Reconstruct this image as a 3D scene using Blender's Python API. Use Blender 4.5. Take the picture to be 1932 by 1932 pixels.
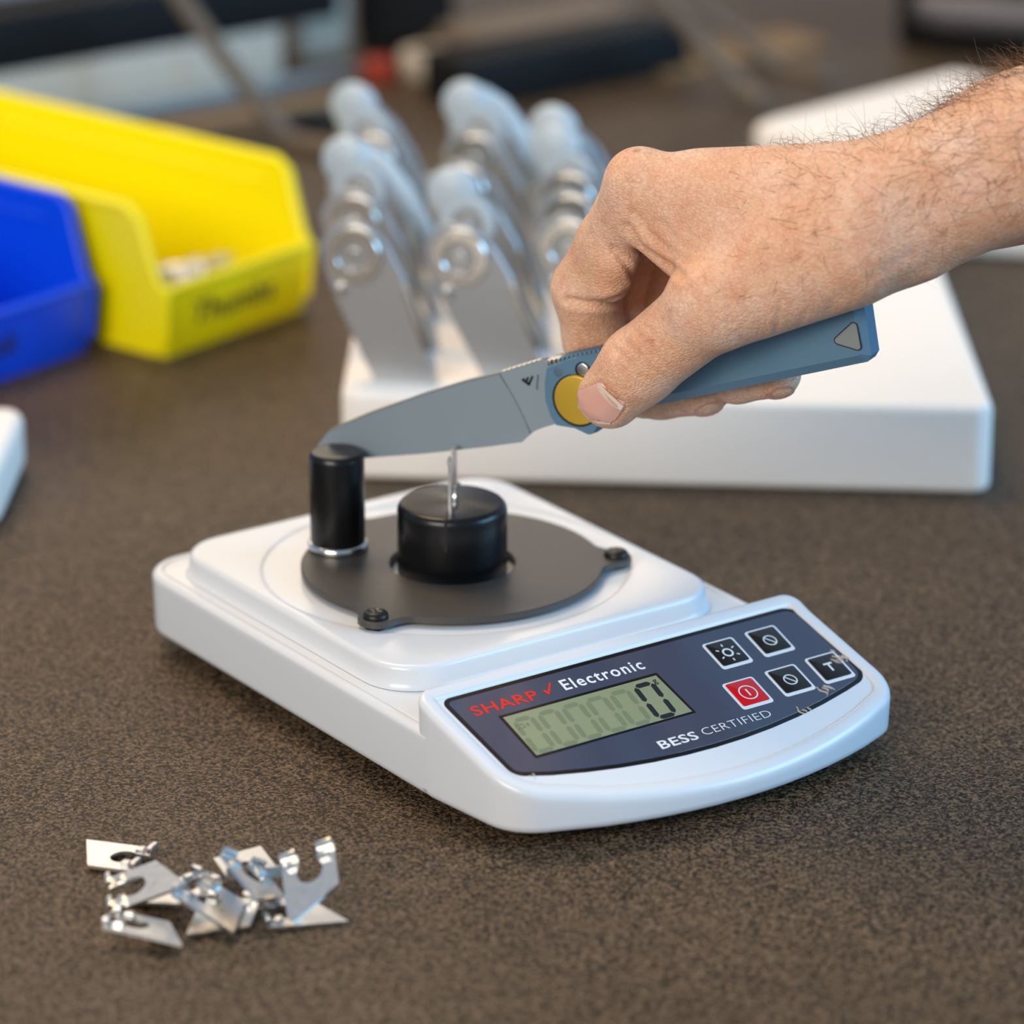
import bpy, bmesh, math, random
import numpy as np
from mathutils import Vector, Matrix
from mathutils.bvhtree import BVHTree

for o in list(bpy.data.objects):
    bpy.data.objects.remove(o)
scene = bpy.context.scene
COL = scene.collection
MM = 0.001
rng = random.Random(7)

# ---------------------------------------------------------------- camera
F_PX, PITCH, DIST = 8050.0, math.radians(20.4), 1258.0
FW = np.array([0, math.cos(PITCH), -math.sin(PITCH)])
UP = np.array([0, math.sin(PITCH), math.cos(PITCH)])
RT = np.array([1.0, 0, 0])


def ray(x, y):
    return FW + RT * (x - 966) / F_PX - UP * (y - 966) / F_PX


CAM = np.array([0, 0, 52.0]) - ray(853, 955) * DIST


def on_z(x, y, z):
    d = ray(x, y)
    return CAM + d * (z - CAM[2]) / d[2]


def on_plane(x, y, p, n):
    d = ray(x, y)
    return CAM + d * ((np.asarray(p) - CAM) @ n) / (d @ n)


cam_d = bpy.data.cameras.new('camera')
cam_d.sensor_fit = 'HORIZONTAL'
cam_d.sensor_width = 24.0
cam_d.lens = F_PX / 1932 * 24.0
cam_d.clip_start = 0.05
cam_d.clip_end = 50
cam_d.dof.use_dof = True
cam_d.dof.focus_distance = 1.194
cam_d.dof.aperture_fstop = 4.8
cam_o = bpy.data.objects.new('camera', cam_d)
COL.objects.link(cam_o)
cam_o.location = Vector(CAM) * MM
cam_o.rotation_euler = (math.pi / 2 - PITCH, 0, 0)
scene.camera = cam_o
scene.cycles.max_bounces = 6
scene.cycles.diffuse_bounces = 3
scene.cycles.glossy_bounces = 3

# ---------------------------------------------------------------- light
vs = scene.view_settings
vs.view_transform = 'Standard'
vs.look = 'None'
vs.exposure = 0.0
vs.gamma = 1.0
vs.use_curve_mapping = False
world = bpy.data.worlds.new('room_light')
scene.world = world
world.use_nodes = True
world.node_tree.nodes['Background'].inputs[0].default_value = (0.54, 0.74, 1.0, 1)
world.node_tree.nodes['Background'].inputs[1].default_value = 0.47


def area(name, loc, target, sx, sy, power, color):
    d = bpy.data.lights.new(name, 'AREA')
    d.shape = 'RECTANGLE'
    d.size, d.size_y = sx, sy
    d.energy = power
    d.color = color
    o = bpy.data.objects.new(name, d)
    COL.objects.link(o)
    o.location = loc
    o.rotation_euler = (Vector(target) - Vector(loc)).to_track_quat('-Z', 'Y').to_euler()
    return o


area('ceiling_lamp_far', (-1.0, 4.2, 1.9), (0, 0, 0), 2.4, 1.0, 22, (1.0, 0.76, 0.50))
area('ceiling_lamp_overhead', (-0.45, 0.85, 1.9), (0, 0.1, 0), 0.9, 0.6, 24, (1.0, 0.71, 0.39))
area('front_fill', (-1.15, -2.1, 1.2), (0, 0, 0.08), 1.6, 0.9, 52, (1.0, 0.89, 0.76))  # added fill light for the camera-facing sides, low at the front left
area('window_daylight', (2.4, -0.35, 0.95), (0.1, 0, 0.05), 1.6, 1.2, 56, (0.28, 0.62, 1.0))


# ---------------------------------------------------------------- materials
def lin(c):
    return tuple((v / 12.92 if v <= 0.04045 else ((v + 0.055) / 1.055) ** 2.4) for v in c)


def rgb(r, g, b):
    return lin((r / 255, g / 255, b / 255))


MATS = {}


def pbr(name, color, rough=0.5, metal=0.0, spec=0.5, coat=0.0, var=0.0, var_scale=300.0, bump=0.0, bump_scale=800.0,
        aniso=0.0, sss=0.0, sss_radius=(1, 0.4, 0.25), trans=0.0, rough_var=0.0):
    if name in MATS:
        return MATS[name]
    m = bpy.data.materials.new(name)
    m.use_nodes = True
    nt = m.node_tree
    b = nt.nodes['Principled BSDF']
    b.inputs['Base Color'].default_value = (*color, 1)
    b.inputs['Roughness'].default_value = rough
    b.inputs['Metallic'].default_value = metal
    b.inputs['Specular IOR Level'].default_value = spec
    b.inputs['Coat Weight'].default_value = coat
    b.inputs['Coat Roughness'].default_value = 0.08
    if aniso:
        b.inputs['Anisotropic'].default_value = aniso
    if sss:
        b.inputs['Subsurface Weight'].default_value = sss
        b.inputs['Subsurface Radius'].default_value = sss_radius
        b.inputs['Subsurface Scale'].default_value = 0.002
    if trans:
        b.inputs['Transmission Weight'].default_value = trans
    tc = nt.nodes.new('ShaderNodeTexCoord')
    if var or rough_var:
        n = nt.nodes.new('ShaderNodeTexNoise')
        n.inputs['Scale'].default_value = var_scale
        n.inputs['Detail'].default_value = 4
        nt.links.new(tc.outputs['Object'], n.inputs['Vector'])
        if var:
            r = nt.nodes.new('ShaderNodeMapRange')
            r.inputs[3].default_value = 1 - var
            r.inputs[4].default_value = 1 + var
            nt.links.new(n.outputs['Fac'], r.inputs[0])
            mx = nt.nodes.new('ShaderNodeVectorMath')
            mx.operation = 'SCALE'
            mx.inputs[0].default_value = color
            nt.links.new(r.outputs[0], mx.inputs['Scale'])
            nt.links.new(mx.outputs[0], b.inputs['Base Color'])
        if rough_var:
            r2 = nt.nodes.new('ShaderNodeMapRange')
            r2.inputs[3].default_value = rough - rough_var
            r2.inputs[4].default_value = rough + rough_var
            nt.links.new(n.outputs['Fac'], r2.inputs[0])
            nt.links.new(r2.outputs[0], b.inputs['Roughness'])
    if bump:
        n2 = nt.nodes.new('ShaderNodeTexNoise')
        n2.inputs['Scale'].default_value = bump_scale
        n2.inputs['Detail'].default_value = 3
        nt.links.new(tc.outputs['Object'], n2.inputs['Vector'])
        bp = nt.nodes.new('ShaderNodeBump')
        bp.inputs['Strength'].default_value = bump
        bp.inputs['Distance'].default_value = 0.0004
        nt.links.new(n2.outputs['Fac'], bp.inputs['Height'])
        nt.links.new(bp.outputs[0], b.inputs['Normal'])
    MATS[name] = m
    return m


def bench_material():
    m = bpy.data.materials.new('speckled_black_bench')
    m.use_nodes = True
    nt = m.node_tree
    L = nt.links.new
    b = nt.nodes['Principled BSDF']
    tc = nt.nodes.new('ShaderNodeTexCoord')
    n1 = nt.nodes.new('ShaderNodeTexNoise')
    n1.inputs['Scale'].default_value = 620
    n1.inputs['Detail'].default_value = 3
    n1.inputs['Roughness'].default_value = 0.6
    L(tc.outputs['Object'], n1.inputs['Vector'])
    vor = nt.nodes.new('ShaderNodeTexVoronoi')
    vor.inputs['Scale'].default_value = 1450
    L(tc.outputs['Object'], vor.inputs['Vector'])
    sep = nt.nodes.new('ShaderNodeSeparateColor')
    L(vor.outputs['Color'], sep.inputs['Color'])
    mxg = nt.nodes.new('ShaderNodeMix')
    mxg.inputs['Factor'].default_value = 0.5
    L(n1.outputs['Fac'], mxg.inputs[2])
    L(sep.outputs[0], mxg.inputs[3])
    ramp = nt.nodes.new('ShaderNodeValToRGB')
    e = ramp.color_ramp.elements
    e[0].position = 0.26
    e[0].color = (0.006, 0.0045, 0.003, 1)
    e[1].position = 0.80
    e[1].color = (0.215, 0.140, 0.082, 1)
    mid = e.new(0.45)
    mid.color = (0.042, 0.028, 0.017, 1)
    L(mxg.outputs[0], ramp.inputs['Fac'])
    n2 = nt.nodes.new('ShaderNodeTexNoise')
    n2.inputs['Scale'].default_value = 14
    n2.inputs['Detail'].default_value = 5
    L(tc.outputs['Object'], n2.inputs['Vector'])
    r = nt.nodes.new('ShaderNodeMapRange')
    r.inputs[3].default_value = 0.8
    r.inputs[4].default_value = 1.2
    L(n2.outputs['Fac'], r.inputs[0])
    mx = nt.nodes.new('ShaderNodeVectorMath')
    mx.operation = 'SCALE'
    L(ramp.outputs['Color'], mx.inputs[0])
    L(r.outputs[0], mx.inputs['Scale'])
    L(mx.outputs[0], b.inputs['Base Color'])
    rr = nt.nodes.new('ShaderNodeMapRange')
    rr.inputs[3].default_value = 0.44
    rr.inputs[4].default_value = 0.54
    L(n2.outputs['Fac'], rr.inputs[0])
    L(rr.outputs[0], b.inputs['Roughness'])
    bp = nt.nodes.new('ShaderNodeBump')
    bp.inputs['Strength'].default_value = 0.5
    bp.inputs['Distance'].default_value = 0.0005
    L(mxg.outputs[0], bp.inputs['Height'])
    L(bp.outputs[0], b.inputs['Normal'])
    b.inputs['Specular IOR Level'].default_value = 0.16
    return m


M_WHITE = pbr('white_gloss_plastic', (0.70, 0.72, 0.745), 0.24, spec=0.5)
M_BLACKP = pbr('black_anodised', (0.004, 0.004, 0.0045), 0.30, spec=0.4, rough_var=0.05, var_scale=900)
M_DISC = pbr('black_powder_coat', (0.040, 0.034, 0.029), 0.42, spec=0.75, bump=0.25, bump_scale=2500)
M_SCREW = pbr('black_oxide_screw', (0.02, 0.02, 0.02), 0.38, metal=0.6)
M_NICKEL = pbr('nickel_ring', (0.75, 0.73, 0.68), 0.15, metal=1)
M_STEEL = pbr('zinc_plated_steel', (0.74, 0.73, 0.71), 0.30, metal=1, rough_var=0.08, var_scale=500)
M_LABEL = pbr('slate_blue_label', rgb(66, 72, 90), 0.16, spec=0.5, coat=0.4)
M_BORDER = pbr('black_label_border', (0.008, 0.008, 0.009), 0.2)
M_LCD = pbr('green_grey_lcd', rgb(138, 146, 114), 0.18, coat=0.5, var=0.05, var_scale=60)
M_SEG = pbr('lcd_dark_segment', rgb(32, 38, 44), 0.3)
M_GHOST = pbr('lcd_faint_segment', rgb(118, 127, 100), 0.2)
M_PRINT = pbr('white_print', (0.78, 0.79, 0.80), 0.3)
M_REDP = pbr('red_print', rgb(226, 40, 26), 0.3)
M_KEYB = pbr('black_key', (0.010, 0.010, 0.010), 0.25, coat=0.3)
M_KEYR = pbr('red_key', rgb(214, 10, 24), 0.3, coat=0.3)
M_FILM = pbr('clear_film', (0.80, 0.74, 0.62), 0.15)
M_FILM.node_tree.nodes['Principled BSDF'].inputs['Alpha'].default_value = 0.45
M_BLADE = pbr('grey_coated_blade', rgb(140, 154, 162), 0.42, metal=0.12, rough_var=0.04, var_scale=700)
M_SPINE = pbr('bare_steel_spine', (0.62, 0.60, 0.57), 0.30, metal=1)
M_HANDLE = pbr('blue_grey_anodised', rgb(88, 124, 148), 0.45, metal=0.05, rough_var=0.03, var_scale=900)
M_INLAY = pbr('grey_inlay', rgb(136, 142, 140), 0.5, metal=0.2)
M_GOLD = pbr('gold_disc', rgb(214, 176, 62), 0.38, metal=0.45, rough_var=0.03, var_scale=900)
M_DARKMARK = pbr('dark_etched_mark', rgb(30, 34, 40), 0.5)
M_FOAM = pbr('white_polyethylene_foam', (0.95, 0.87, 0.78), 0.75, bump=0.5, bump_scale=260)
M_YELLOW = pbr('yellow_plastic', rgb(255, 236, 0), 0.36)
M_BLUE = pbr('blue_plastic', rgb(0, 74, 226), 0.36)
M_INK = pbr('marker_ink', (0.02, 0.02, 0.02), 0.6)
M_BLANK = pbr('satin_steel_blank', (0.50, 0.51, 0.52), 0.38, metal=0.85)
M_BRIGHT = pbr('bright_machined_steel', (0.70, 0.66, 0.60), 0.22, metal=1)
M_PALE = pbr('pale_white_plastic', rgb(184, 196, 202), 0.4)
M_BLACKBOX = pbr('matte_black_plastic', (0.006, 0.006, 0.006), 0.7, spec=0.25)
M_GREYBOX = pbr('pale_grey_plastic', rgb(202, 188, 168), 0.5)
M_ALU = pbr('brushed_aluminium', (0.42, 0.40, 0.37), 0.5, metal=0.6)
M_TAN = pbr('tan_cardboard', rgb(134, 106, 70), 0.8, var=0.1, var_scale=80)
M_TAUPE = pbr('taupe_webbing', rgb(112, 98, 84), 0.8)
M_LILAC = pbr('grey_lilac_plastic', rgb(150, 138, 142), 0.5)
M_REDCAP = pbr('red_plastic', rgb(170, 60, 42), 0.4)
M_DGREY = pbr('dark_grey_plastic', rgb(96, 92, 94), 0.4)
M_BRASS = pbr('brass', rgb(190, 150, 70), 0.3, metal=0.9)
M_HAIR = pbr('brown_hair', rgb(118, 80, 46), 0.5)
M_NAIL = pbr('finger_nail', rgb(226, 172, 154), 0.28, coat=0.2, sss=0.3, sss_radius=(1, 0.4, 0.3))
M_NAILTIP = pbr('nail_free_edge', rgb(236, 214, 196), 0.3)
M_RUBBER = pbr('black_rubber', (0.01, 0.01, 0.01), 0.7)
M_BENCH = bench_material()


# ---------------------------------------------------------------- mesh helpers (all input in millimetres)
def link(o, parent):
    COL.objects.link(o)
    if parent is not None:
        o.parent = parent
    return o


def mesh(name, verts, faces, mat, parent=None, angle=35.0, smooth=True):
    me = bpy.data.meshes.new(name)
    v = np.asarray(verts, dtype=float) * MM
    me.from_pydata(v.tolist(), [], [list(map(int, f)) for f in faces])
    me.update()
    bm = bmesh.new()
    bm.from_mesh(me)
    bmesh.ops.recalc_face_normals(bm, faces=bm.faces)
    bm.to_mesh(me)
    bm.free()
    if smooth:
        me.shade_smooth()
        me.set_sharp_from_angle(angle=math.radians(angle))
    mats = mat if isinstance(mat, (list, tuple)) else [mat]
    for mm_ in mats:
        me.materials.append(mm_)
    o = bpy.data.objects.new(name, me)
    return link(o, parent)


def tag(o, label, cat, group=None, kind=None):
    o['label'] = label
    o['category'] = cat
    if group:
        o['group'] = group
    if kind:
        o['kind'] = kind
    return o


def empty(name, loc=(0, 0, 0), rz=0.0):
    o = bpy.data.objects.new(name, None)
    o.empty_display_size = 0.02
    COL.objects.link(o)
    o.location = Vector(loc) * MM
    o.rotation_euler = (0, 0, rz)
    return o


class Geo:
    def __init__(self):
        self.v, self.f = [], []

    def add(self, v, f):
        n = len(self.v)
        self.v += [tuple(map(float, p)) for p in v]
        self.f += [[i + n for i in q] for q in f]
        return self

    def box(self, x0, x1, y0, y1, z0, z1, b=0.0):
        return self.add(*box(x0, x1, y0, y1, z0, z1, b))

    def move(self, M):
        M = np.asarray(M)
        a = np.array(self.v)
        self.v = [tuple(p) for p in (a @ M[:3, :3].T + M[:3, 3])]
        return self

    def build(self, name, mat, parent=None, angle=35.0):
        return mesh(name, self.v, self.f, mat, parent, angle)


def loft(rings, cap0=True, cap1=True):
    n = len(rings[0])
    v = [tuple(p) for r in rings for p in r]
    f = []
    for k in range(len(rings) - 1):
        for i in range(n):
            j = (i + 1) % n
            f.append([k * n + i, k * n + j, (k + 1) * n + j, (k + 1) * n + i])
    if cap0:
        f.append(list(range(n))[::-1])
    if cap1:
        f.append([(len(rings) - 1) * n + i for i in range(n)])
    return v, f


def inset(poly, d):
    p = np.asarray(poly, float)
    a = np.roll(p, 1, 0)
    b = np.roll(p, -1, 0)
    e1 = p - a
    e2 = b - p
    e1 /= np.linalg.norm(e1, axis=1, keepdims=True) + 1e-12
    e2 /= np.linalg.norm(e2, axis=1, keepdims=True) + 1e-12
    n1 = np.stack([-e1[:, 1], e1[:, 0]], 1)
    n2 = np.stack([-e2[:, 1], e2[:, 0]], 1)
    m = n1 + n2
    den = np.maximum(1 + (n1 * n2).sum(1, keepdims=True), 0.35)
    return p + m / den * d


def round_poly(pts, radii, seg=6):
    pts = [np.array(p, float) for p in pts]
    out = []
    n = len(pts)
    for i in range(n):
        r = radii[i] if isinstance(radii, (list, tuple)) else radii
        p, a, b = pts[i], pts[i - 1], pts[(i + 1) % n]
        u = (a - p) / np.linalg.norm(a - p)
        w = (b - p) / np.linalg.norm(b - p)
        if r <= 0:
            out.append(p)
            continue
        ang = math.acos(np.clip(u @ w, -1, 1))
        t = r / math.tan(ang / 2)
        c = p + (u + w) / np.linalg.norm(u + w) * (r / math.sin(ang / 2))
        s, e = p + u * t, p + w * t
        a0 = math.atan2(*(s - c)[::-1])
        a1 = math.atan2(*(e - c)[::-1])
        da = (a1 - a0 + math.pi) % (2 * math.pi) - math.pi
        for k in range(seg + 1):
            q = a0 + da * k / seg
            out.append(c + r * np.array([math.cos(q), math.sin(q)]))
    return np.array(out)


def prism(poly, z0, z1, b=0.0, seg=3, both=True):
    """poly CCW, extruded with a rounded edge of radius b"""
    poly = np.asarray(poly, float)

    def ring(d, z):
        q = inset(poly, d) if d else poly
        return [(x, y, z) for x, y in q]
    rings = []
    if b and both:
        for k in range(seg, 0, -1):
            a = math.pi / 2 * k / seg
            rings.append(ring(b * (1 - math.cos(a)), z0 + b * (1 - math.sin(a))))
    rings.append(ring(0, z0 + (b if both else 0)))
    rings.append(ring(0, z1 - b))
    if b:
        for k in range(1, seg + 1):
            a = math.pi / 2 * k / seg
            rings.append(ring(b * (1 - math.cos(a)), z1 - b * (1 - math.sin(a))))
    return loft(rings)


def box(x0, x1, y0, y1, z0, z1, b=0.0):
    return prism([(x0, y0), (x1, y0), (x1, y1), (x0, y1)], z0, z1, b, 2)


def lathe(profile, n=48, closed=False, cx=0, cy=0):
    v, f = [], []
    for r, z in profile:
        for i in range(n):
            a = 2 * math.pi * i / n
            v.append((cx + r * math.cos(a), cy + r * math.sin(a), z))
    m = len(profile)
    for k in range(m - 1 if not closed else m):
        k2 = (k + 1) % m
        for i in range(n):
            j = (i + 1) % n
            f.append([k * n + i, k * n + j, k2 * n + j, k2 * n + i])
    if not closed:
        f.append(list(range(n))[::-1])
        f.append([(m - 1) * n + i for i in range(n)])
    return v, f


def tube(path, rad, n=8):
    P = [np.array(p, float) for p in path]
    R = rad if isinstance(rad, (list, tuple)) else [rad] * len(P)
    rings = []
    ref = np.array([0.13, 0.27, 0.95])
    for i, p in enumerate(P):
        t = P[min(i + 1, len(P) - 1)] - P[max(i - 1, 0)]
        t /= np.linalg.norm(t)
        a = np.cross(t, ref)
        a /= np.linalg.norm(a)
        b = np.cross(t, a)
        rings.append([p + R[i] * (a * math.cos(q) + b * math.sin(q)) for q in [2 * math.pi * k / n for k in range(n)]])
    return loft(rings)


def mat4(x, y, z, o=(0, 0, 0)):
    M = np.eye(4)
    M[:3, 0], M[:3, 1], M[:3, 2], M[:3, 3] = x, y, z, o
    return M


def rot(axis, deg, loc=(0, 0, 0)):
    M = np.eye(4)
    M[:3, :3] = np.array(Matrix.Rotation(math.radians(deg), 3, axis))
    M[:3, 3] = loc
    return M


def text_geo(s, width=None, height=None, bold=0.0, extrude=0.05, spacing=1.0, shear=0.0, font_res=3):
    """flat lettering as geometry, origin at the lower left, scaled to width/height in mm (height = cap height)"""
    c = bpy.data.curves.new('t', 'FONT')
    c.body = s
    c.size = 1.0
    c.offset = bold
    c.space_character = spacing
    c.shear = shear
    c.resolution_u = font_res
    o = bpy.data.objects.new('t', c)
    COL.objects.link(o)
    bpy.context.view_layer.update()
    dg = bpy.context.evaluated_depsgraph_get()
    me = bpy.data.meshes.new_from_object(o.evaluated_get(dg))
    v = np.array([tuple(p.co) for p in me.vertices]).reshape(-1, 3)
    f = [list(p.vertices) for p in me.polygons]
    bpy.data.objects.remove(o)
    bpy.data.meshes.remove(me)
    bpy.data.curves.remove(c)
    v[:, 0] -= v[:, 0].min()
    cap = 0.729
    sy = (height / cap) if height else 1.0
    sx = (width / v[:, 0].max()) if width else sy
    v[:, 0] *= sx
    v[:, 1] *= sy
    v[:, 2] = extrude
    return v, f


# ================================================================= the bench
bench = mesh('workbench', *box(-900, 900, -700, 1500, -30, 0, 2), M_BENCH)
tag(bench, 'dark speckled worktop that everything stands on', 'workbench')

# ================================================================= the scale
YAW = math.radians(35)
scale = empty('digital_scale', (0, 0, 0), YAW)
tag(scale, 'white digital bench scale with grey control panel, display and black round fixture plate', 'scale')

BU0, BU1, BV1 = -65.2, 68.2, 75.5     # body extents in the scale's own frame
PV = -75.5                            # rear of the raised panel
K = 0.38                              # slope of the panel


def panel_z(v):
    return 32.0 + (v + 81.0) * K


back = round_poly([(BU1, PV - 7), (BU1, BV1), (BU0, BV1), (BU0, PV - 7)], [0, 15, 15, 0], 8)


def ring_at(poly, d, zf):
    q = inset(poly, d) if d else np.asarray(poly)
    return [(x, y, zf(y) if callable(zf) else zf) for x, y in q]


LZ = 24.5
rings = [ring_at(back, 5.0, 5.0), ring_at(back, 1.5, 5.3), ring_at(back, 0.5, 6.3), ring_at(back, 0.35, 7.5), ring_at(back, 0.05, LZ - 3.2), ring_at(back, 0, LZ - 2.0)]
for a in (20, 45, 70, 90):
    q = math.radians(a)
    rings.append(ring_at(back, 1.8 * (1 - math.cos(q)), LZ - 2.0 + 1.8 * math.sin(q)))
rings += [ring_at(back, 2.8, LZ - 0.2), ring_at(back, 3.1, LZ - 0.75), ring_at(back, 3.5, LZ - 0.75), ring_at(back, 3.8, LZ - 0.2), ring_at(back, 4.6, LZ - 0.1)]
# keep the front of this half flush with the panel half
rings = [[(x, (PV - 7 if y < PV - 1 else y), z) for (x, y, z) in r] for r in rings]
mesh('base_housing', *loft(rings), M_WHITE, scale, 40)

# panel half: bowed front
front = [(BU0, PV)]
left_c, right_c = (BU0 + 3.6, -118.0), (BU1 + 4.6, -120.0)
arc = []
for k in [0] + list(range(3, 15)) + [16]:
    t = k / 16
    u = left_c[0] + (right_c[0] - left_c[0]) * t
    arc.append((u, -118.0 - 2.0 * t - 15.5 * (1 - (2 * t - 1) ** 2)))
front_pts = [(BU0, PV), (BU0, PV - 9)] + arc + [(BU1, PV - 9), (BU1, PV)]
rad = [5.2, 0] + [17.0] + [0] * 12 + [11.0] + [0, 5.2]
arc_out = round_poly(front_pts, rad, 6)
fz = lambda dz: (lambda v: panel_z(v) + dz)
rings = [ring_at(arc_out, 5.0, 5.0), ring_at(arc_out, 1.5, 5.3), ring_at(arc_out, 0.5, 6.3), ring_at(arc_out, 0.35, 7.5), ring_at(arc_out, 0.05, fz(-2.6)), ring_at(arc_out, 0, fz(-1.3))]
for a in (20, 45, 70, 90):
    q = math.radians(a)
    rings.append(ring_at(arc_out, 1.7 * (1 - math.cos(q)), fz(-1.3 + 2.0 * math.sin(q))))
rings += [ring_at(arc_out, 2.4, fz(0.72)), ring_at(arc_out, 3.9, fz(0.7)), ring_at(arc_out, 4.5, fz(0.35)), ring_at(arc_out, 4.7, fz(-0.25))]
mesh('panel_housing', *loft(rings), M_WHITE, scale, 40)

# weighing platform: circle groove inside a rounded square
NA = 144
plat = round_poly([(-57.5, -57.5), (58.0, -57.5), (58.0, 66.0), (-57.5, 66.0)], 15, 10)
PC = np.array([0.5, 4.5])


def radial(poly, d):
    q = inset(poly, d) if d else np.asarray(poly)
    out = []
    for i in range(NA):
        a = 2 * math.pi * i / NA
        dr = np.array([math.cos(a), math.sin(a)])
        best = 1e9
        for k in range(len(q)):
            p0, p1 = q[k] - PC, q[(k + 1) % len(q)] - PC
            e = p1 - p0
            den = dr[0] * e[1] - dr[1] * e[0]
            if abs(den) < 1e-9:
                continue
            t = (p0[0] * e[1] - p0[1] * e[0]) / den
            s = (p0[0] * dr[1] - p0[1] * dr[0]) / den
            if t > 0 and -1e-6 <= s <= 1 + 1e-6:
                best = min(best, t)
        out.append(PC + dr * best)
    return out


def circ(r, z):
    return [(PC[0] + r * math.cos(2 * math.pi * i / NA), PC[1] + r * math.sin(2 * math.pi * i / NA), z) for i in range(NA)]


PZ = 31.5
rings = [circ(10, PZ - 0.35), circ(53.0, PZ - 0.35), circ(54.0, PZ - 0.34), circ(54.4, PZ - 0.28), circ(54.9, PZ - 0.05), circ(55.2, PZ)]
for d, z in ((2.4, PZ), (1.6, PZ - 0.02), (0.8, PZ - 0.2), (0.25, PZ - 0.7), (0.0, PZ - 1.5), (-0.1, PZ - 2.4), (-0.5, PZ - 5.0), (-1.0, LZ + 0.6), (-1.5, LZ + 0.1), (2.0, LZ + 0.05), (12, LZ + 0.05)):
    rings.append([(p[0], p[1], z) for p in radial(plat, d)])
mesh('weighing_platform', *loft(rings), M_WHITE, scale, 60)

# feet
for (u, v) in ((-50, 58), (53, 58), (-48, -100), (51, -100)):
    mesh('rubber_foot', *lathe([(6, 0), (7, 0.6), (7, 6.5)], 20, cx=u, cy=v), M_RUBBER, scale)

# label face on the slope; local frame: x along the panel, y up the slope
ca = 1 / math.hypot(1, K)
sa = K * ca
PANEL = mat4((1, 0, 0), (0, ca, sa), (0, -sa, ca), (0, -81, 32))


def on_panel(v, f, lift=0.0):
    g = Geo().add(v, f)
    g.v = [(x, y, z + lift) for x, y, z in g.v]
    return g.move(PANEL)


lab = [(-59.2, 0.6), (-56.2, -33.2)]
for k in range(1, 12):
    t = k / 12
    lab.append((-56.2 + 123.6 * t, -33.6 - 9.6 * (1 - (2 * t - 1) ** 2)))
lab += [(67.4, -33.6), (65.0, 0.6)]
lab_p = round_poly(lab, [3.0, 5.0] + [0] * 11 + [6.0, 6.0], 6)
on_panel(*prism(lab_p, -0.9, -0.15, 0.1, 1)).build('label_border', M_BORDER, scale)
lab_in = inset(lab_p, 1.5)
on_panel(*prism(lab_in, -0.3, -0.05, 0.04, 1)).build('control_label', M_LABEL, scale)

# display
frame = round_poly([(-46.4, -29.3), (8.6, -29.3), (7.4, -10.8), (-47.0, -10.8)], 0.4, 2)
disp = on_panel(*prism(frame, -0.25, 0.0, 0.03, 1)).build('display_frame', M_BORDER, scale)
glass = np.array([(-45.5, -28.3), (7.6, -28.3), (6.5, -11.8), (-45.9, -11.8)])
lcd = on_panel(*prism(glass, -0.1, 0.06, 0.02, 1)).build('lcd_screen', M_LCD, scale)


def seven(u0, v0, w, h, t, segs, sl=0.06):
    g = Geo()
    gap = 0.28

    def seg(a, b):
        a, b = np.array(a), np.array(b)
        d = (b - a) / np.linalg.norm(b - a)
        nn = np.array([-d[1], d[0]])
        a = a + d * gap
        b = b - d * gap
        pts = [a, a + d * t / 2 + nn * t / 2, b - d * t / 2 + nn * t / 2, b, b - d * t / 2 - nn * t / 2, a + d * t / 2 - nn * t / 2]
        g.add([(u0 + x + sl * y, v0 + y, 0.09) for x, y in pts], [[0, 1, 2, 3, 4, 5][::-1]])
    P = dict(a=((0, h), (w, h)), b=((w, h), (w, h / 2)), c=((w, h / 2), (w, 0)), d=((0, 0), (w, 0)), e=((0, h / 2), (0, 0)), f=((0, h), (0, h / 2)), g=((0, h / 2), (w, h / 2)))
    for s in segs:
        seg(*P[s])
    return g


seven(-3.3, -27.4, 5.8, 13.4, 1.7, 'abcdef').move(PANEL).build('lcd_digit', M_SEG, lcd)
for k in range(5):
    seven(-11.8 - 8.2 * k, -27.4, 5.6, 13.2, 1.6, 'abcdef').move(PANEL).build('lcd_faint_digit', M_GHOST, lcd)
v, f = text_geo('g', height=2.2, bold=0.01)
v[:, 0] += 4.0
v[:, 1] += -14.6
on_panel(v, f, 0.06).build('unit_letter', M_SEG, lcd)
g = Geo()
for (x, y, w_, h_) in ((-44.3, -16.2, 2.2, 0.35), (-44.3, -17.6, 2.2, 0.35), (-44.3, -17.6, 0.35, 1.7), (-42.4, -17.6, 0.35, 1.7), (-41.7, -16.9, 1.4, 0.35), (-40.9, -17.6, 0.35, 1.7)):
    g.add([(x, y, 0.1), (x + w_, y, 0.1), (x + w_, y + h_, 0.1), (x, y + h_, 0.1)], [[0, 1, 2, 3]])
g.move(PANEL).build('faint_symbol', M_GHOST, lcd)


def panel_text(s, u, v_, w, h, mat, bold, shear=0.0, spacing=1.0, name='lettering'):
    vv, ff = text_geo(s, w, h, bold, 0.0, spacing, shear)
    vv[:, 0] += u
    vv[:, 1] += v_
    return on_panel(vv, ff, 0.03).build(name, mat, scale)


panel_text('SHARP', -53.0, -8.7, 21.8, 3.9, M_REDP, 0.011, 0.0, 1.06)
panel_text('Electronic', -22.3, -8.2, 27.8, 4.3, M_PRINT, 0.016, 0.0, 1.16)
panel_text('BESS', -9.9, -38.6, 13.0, 3.3, M_PRINT, 0.016, 0.0, 1.06)
panel_text('CERTIFIED', 5.2, -38.1, 24.0, 3.0, M_PRINT, -0.012, 0.0, 1.05)
ck = [(-28.9, -6.2), (-28.2, -7.9), (-27.6, -8.0), (-24.6, -3.9), (-25.3, -4.0), (-27.6, -6.9), (-28.3, -6.0)]
on_panel([(x, y, 0.03) for x, y in ck], [[0, 1, 2, 5, 6], [2, 3, 4, 5]]).build('check_mark', M_REDP, scale)


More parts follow.
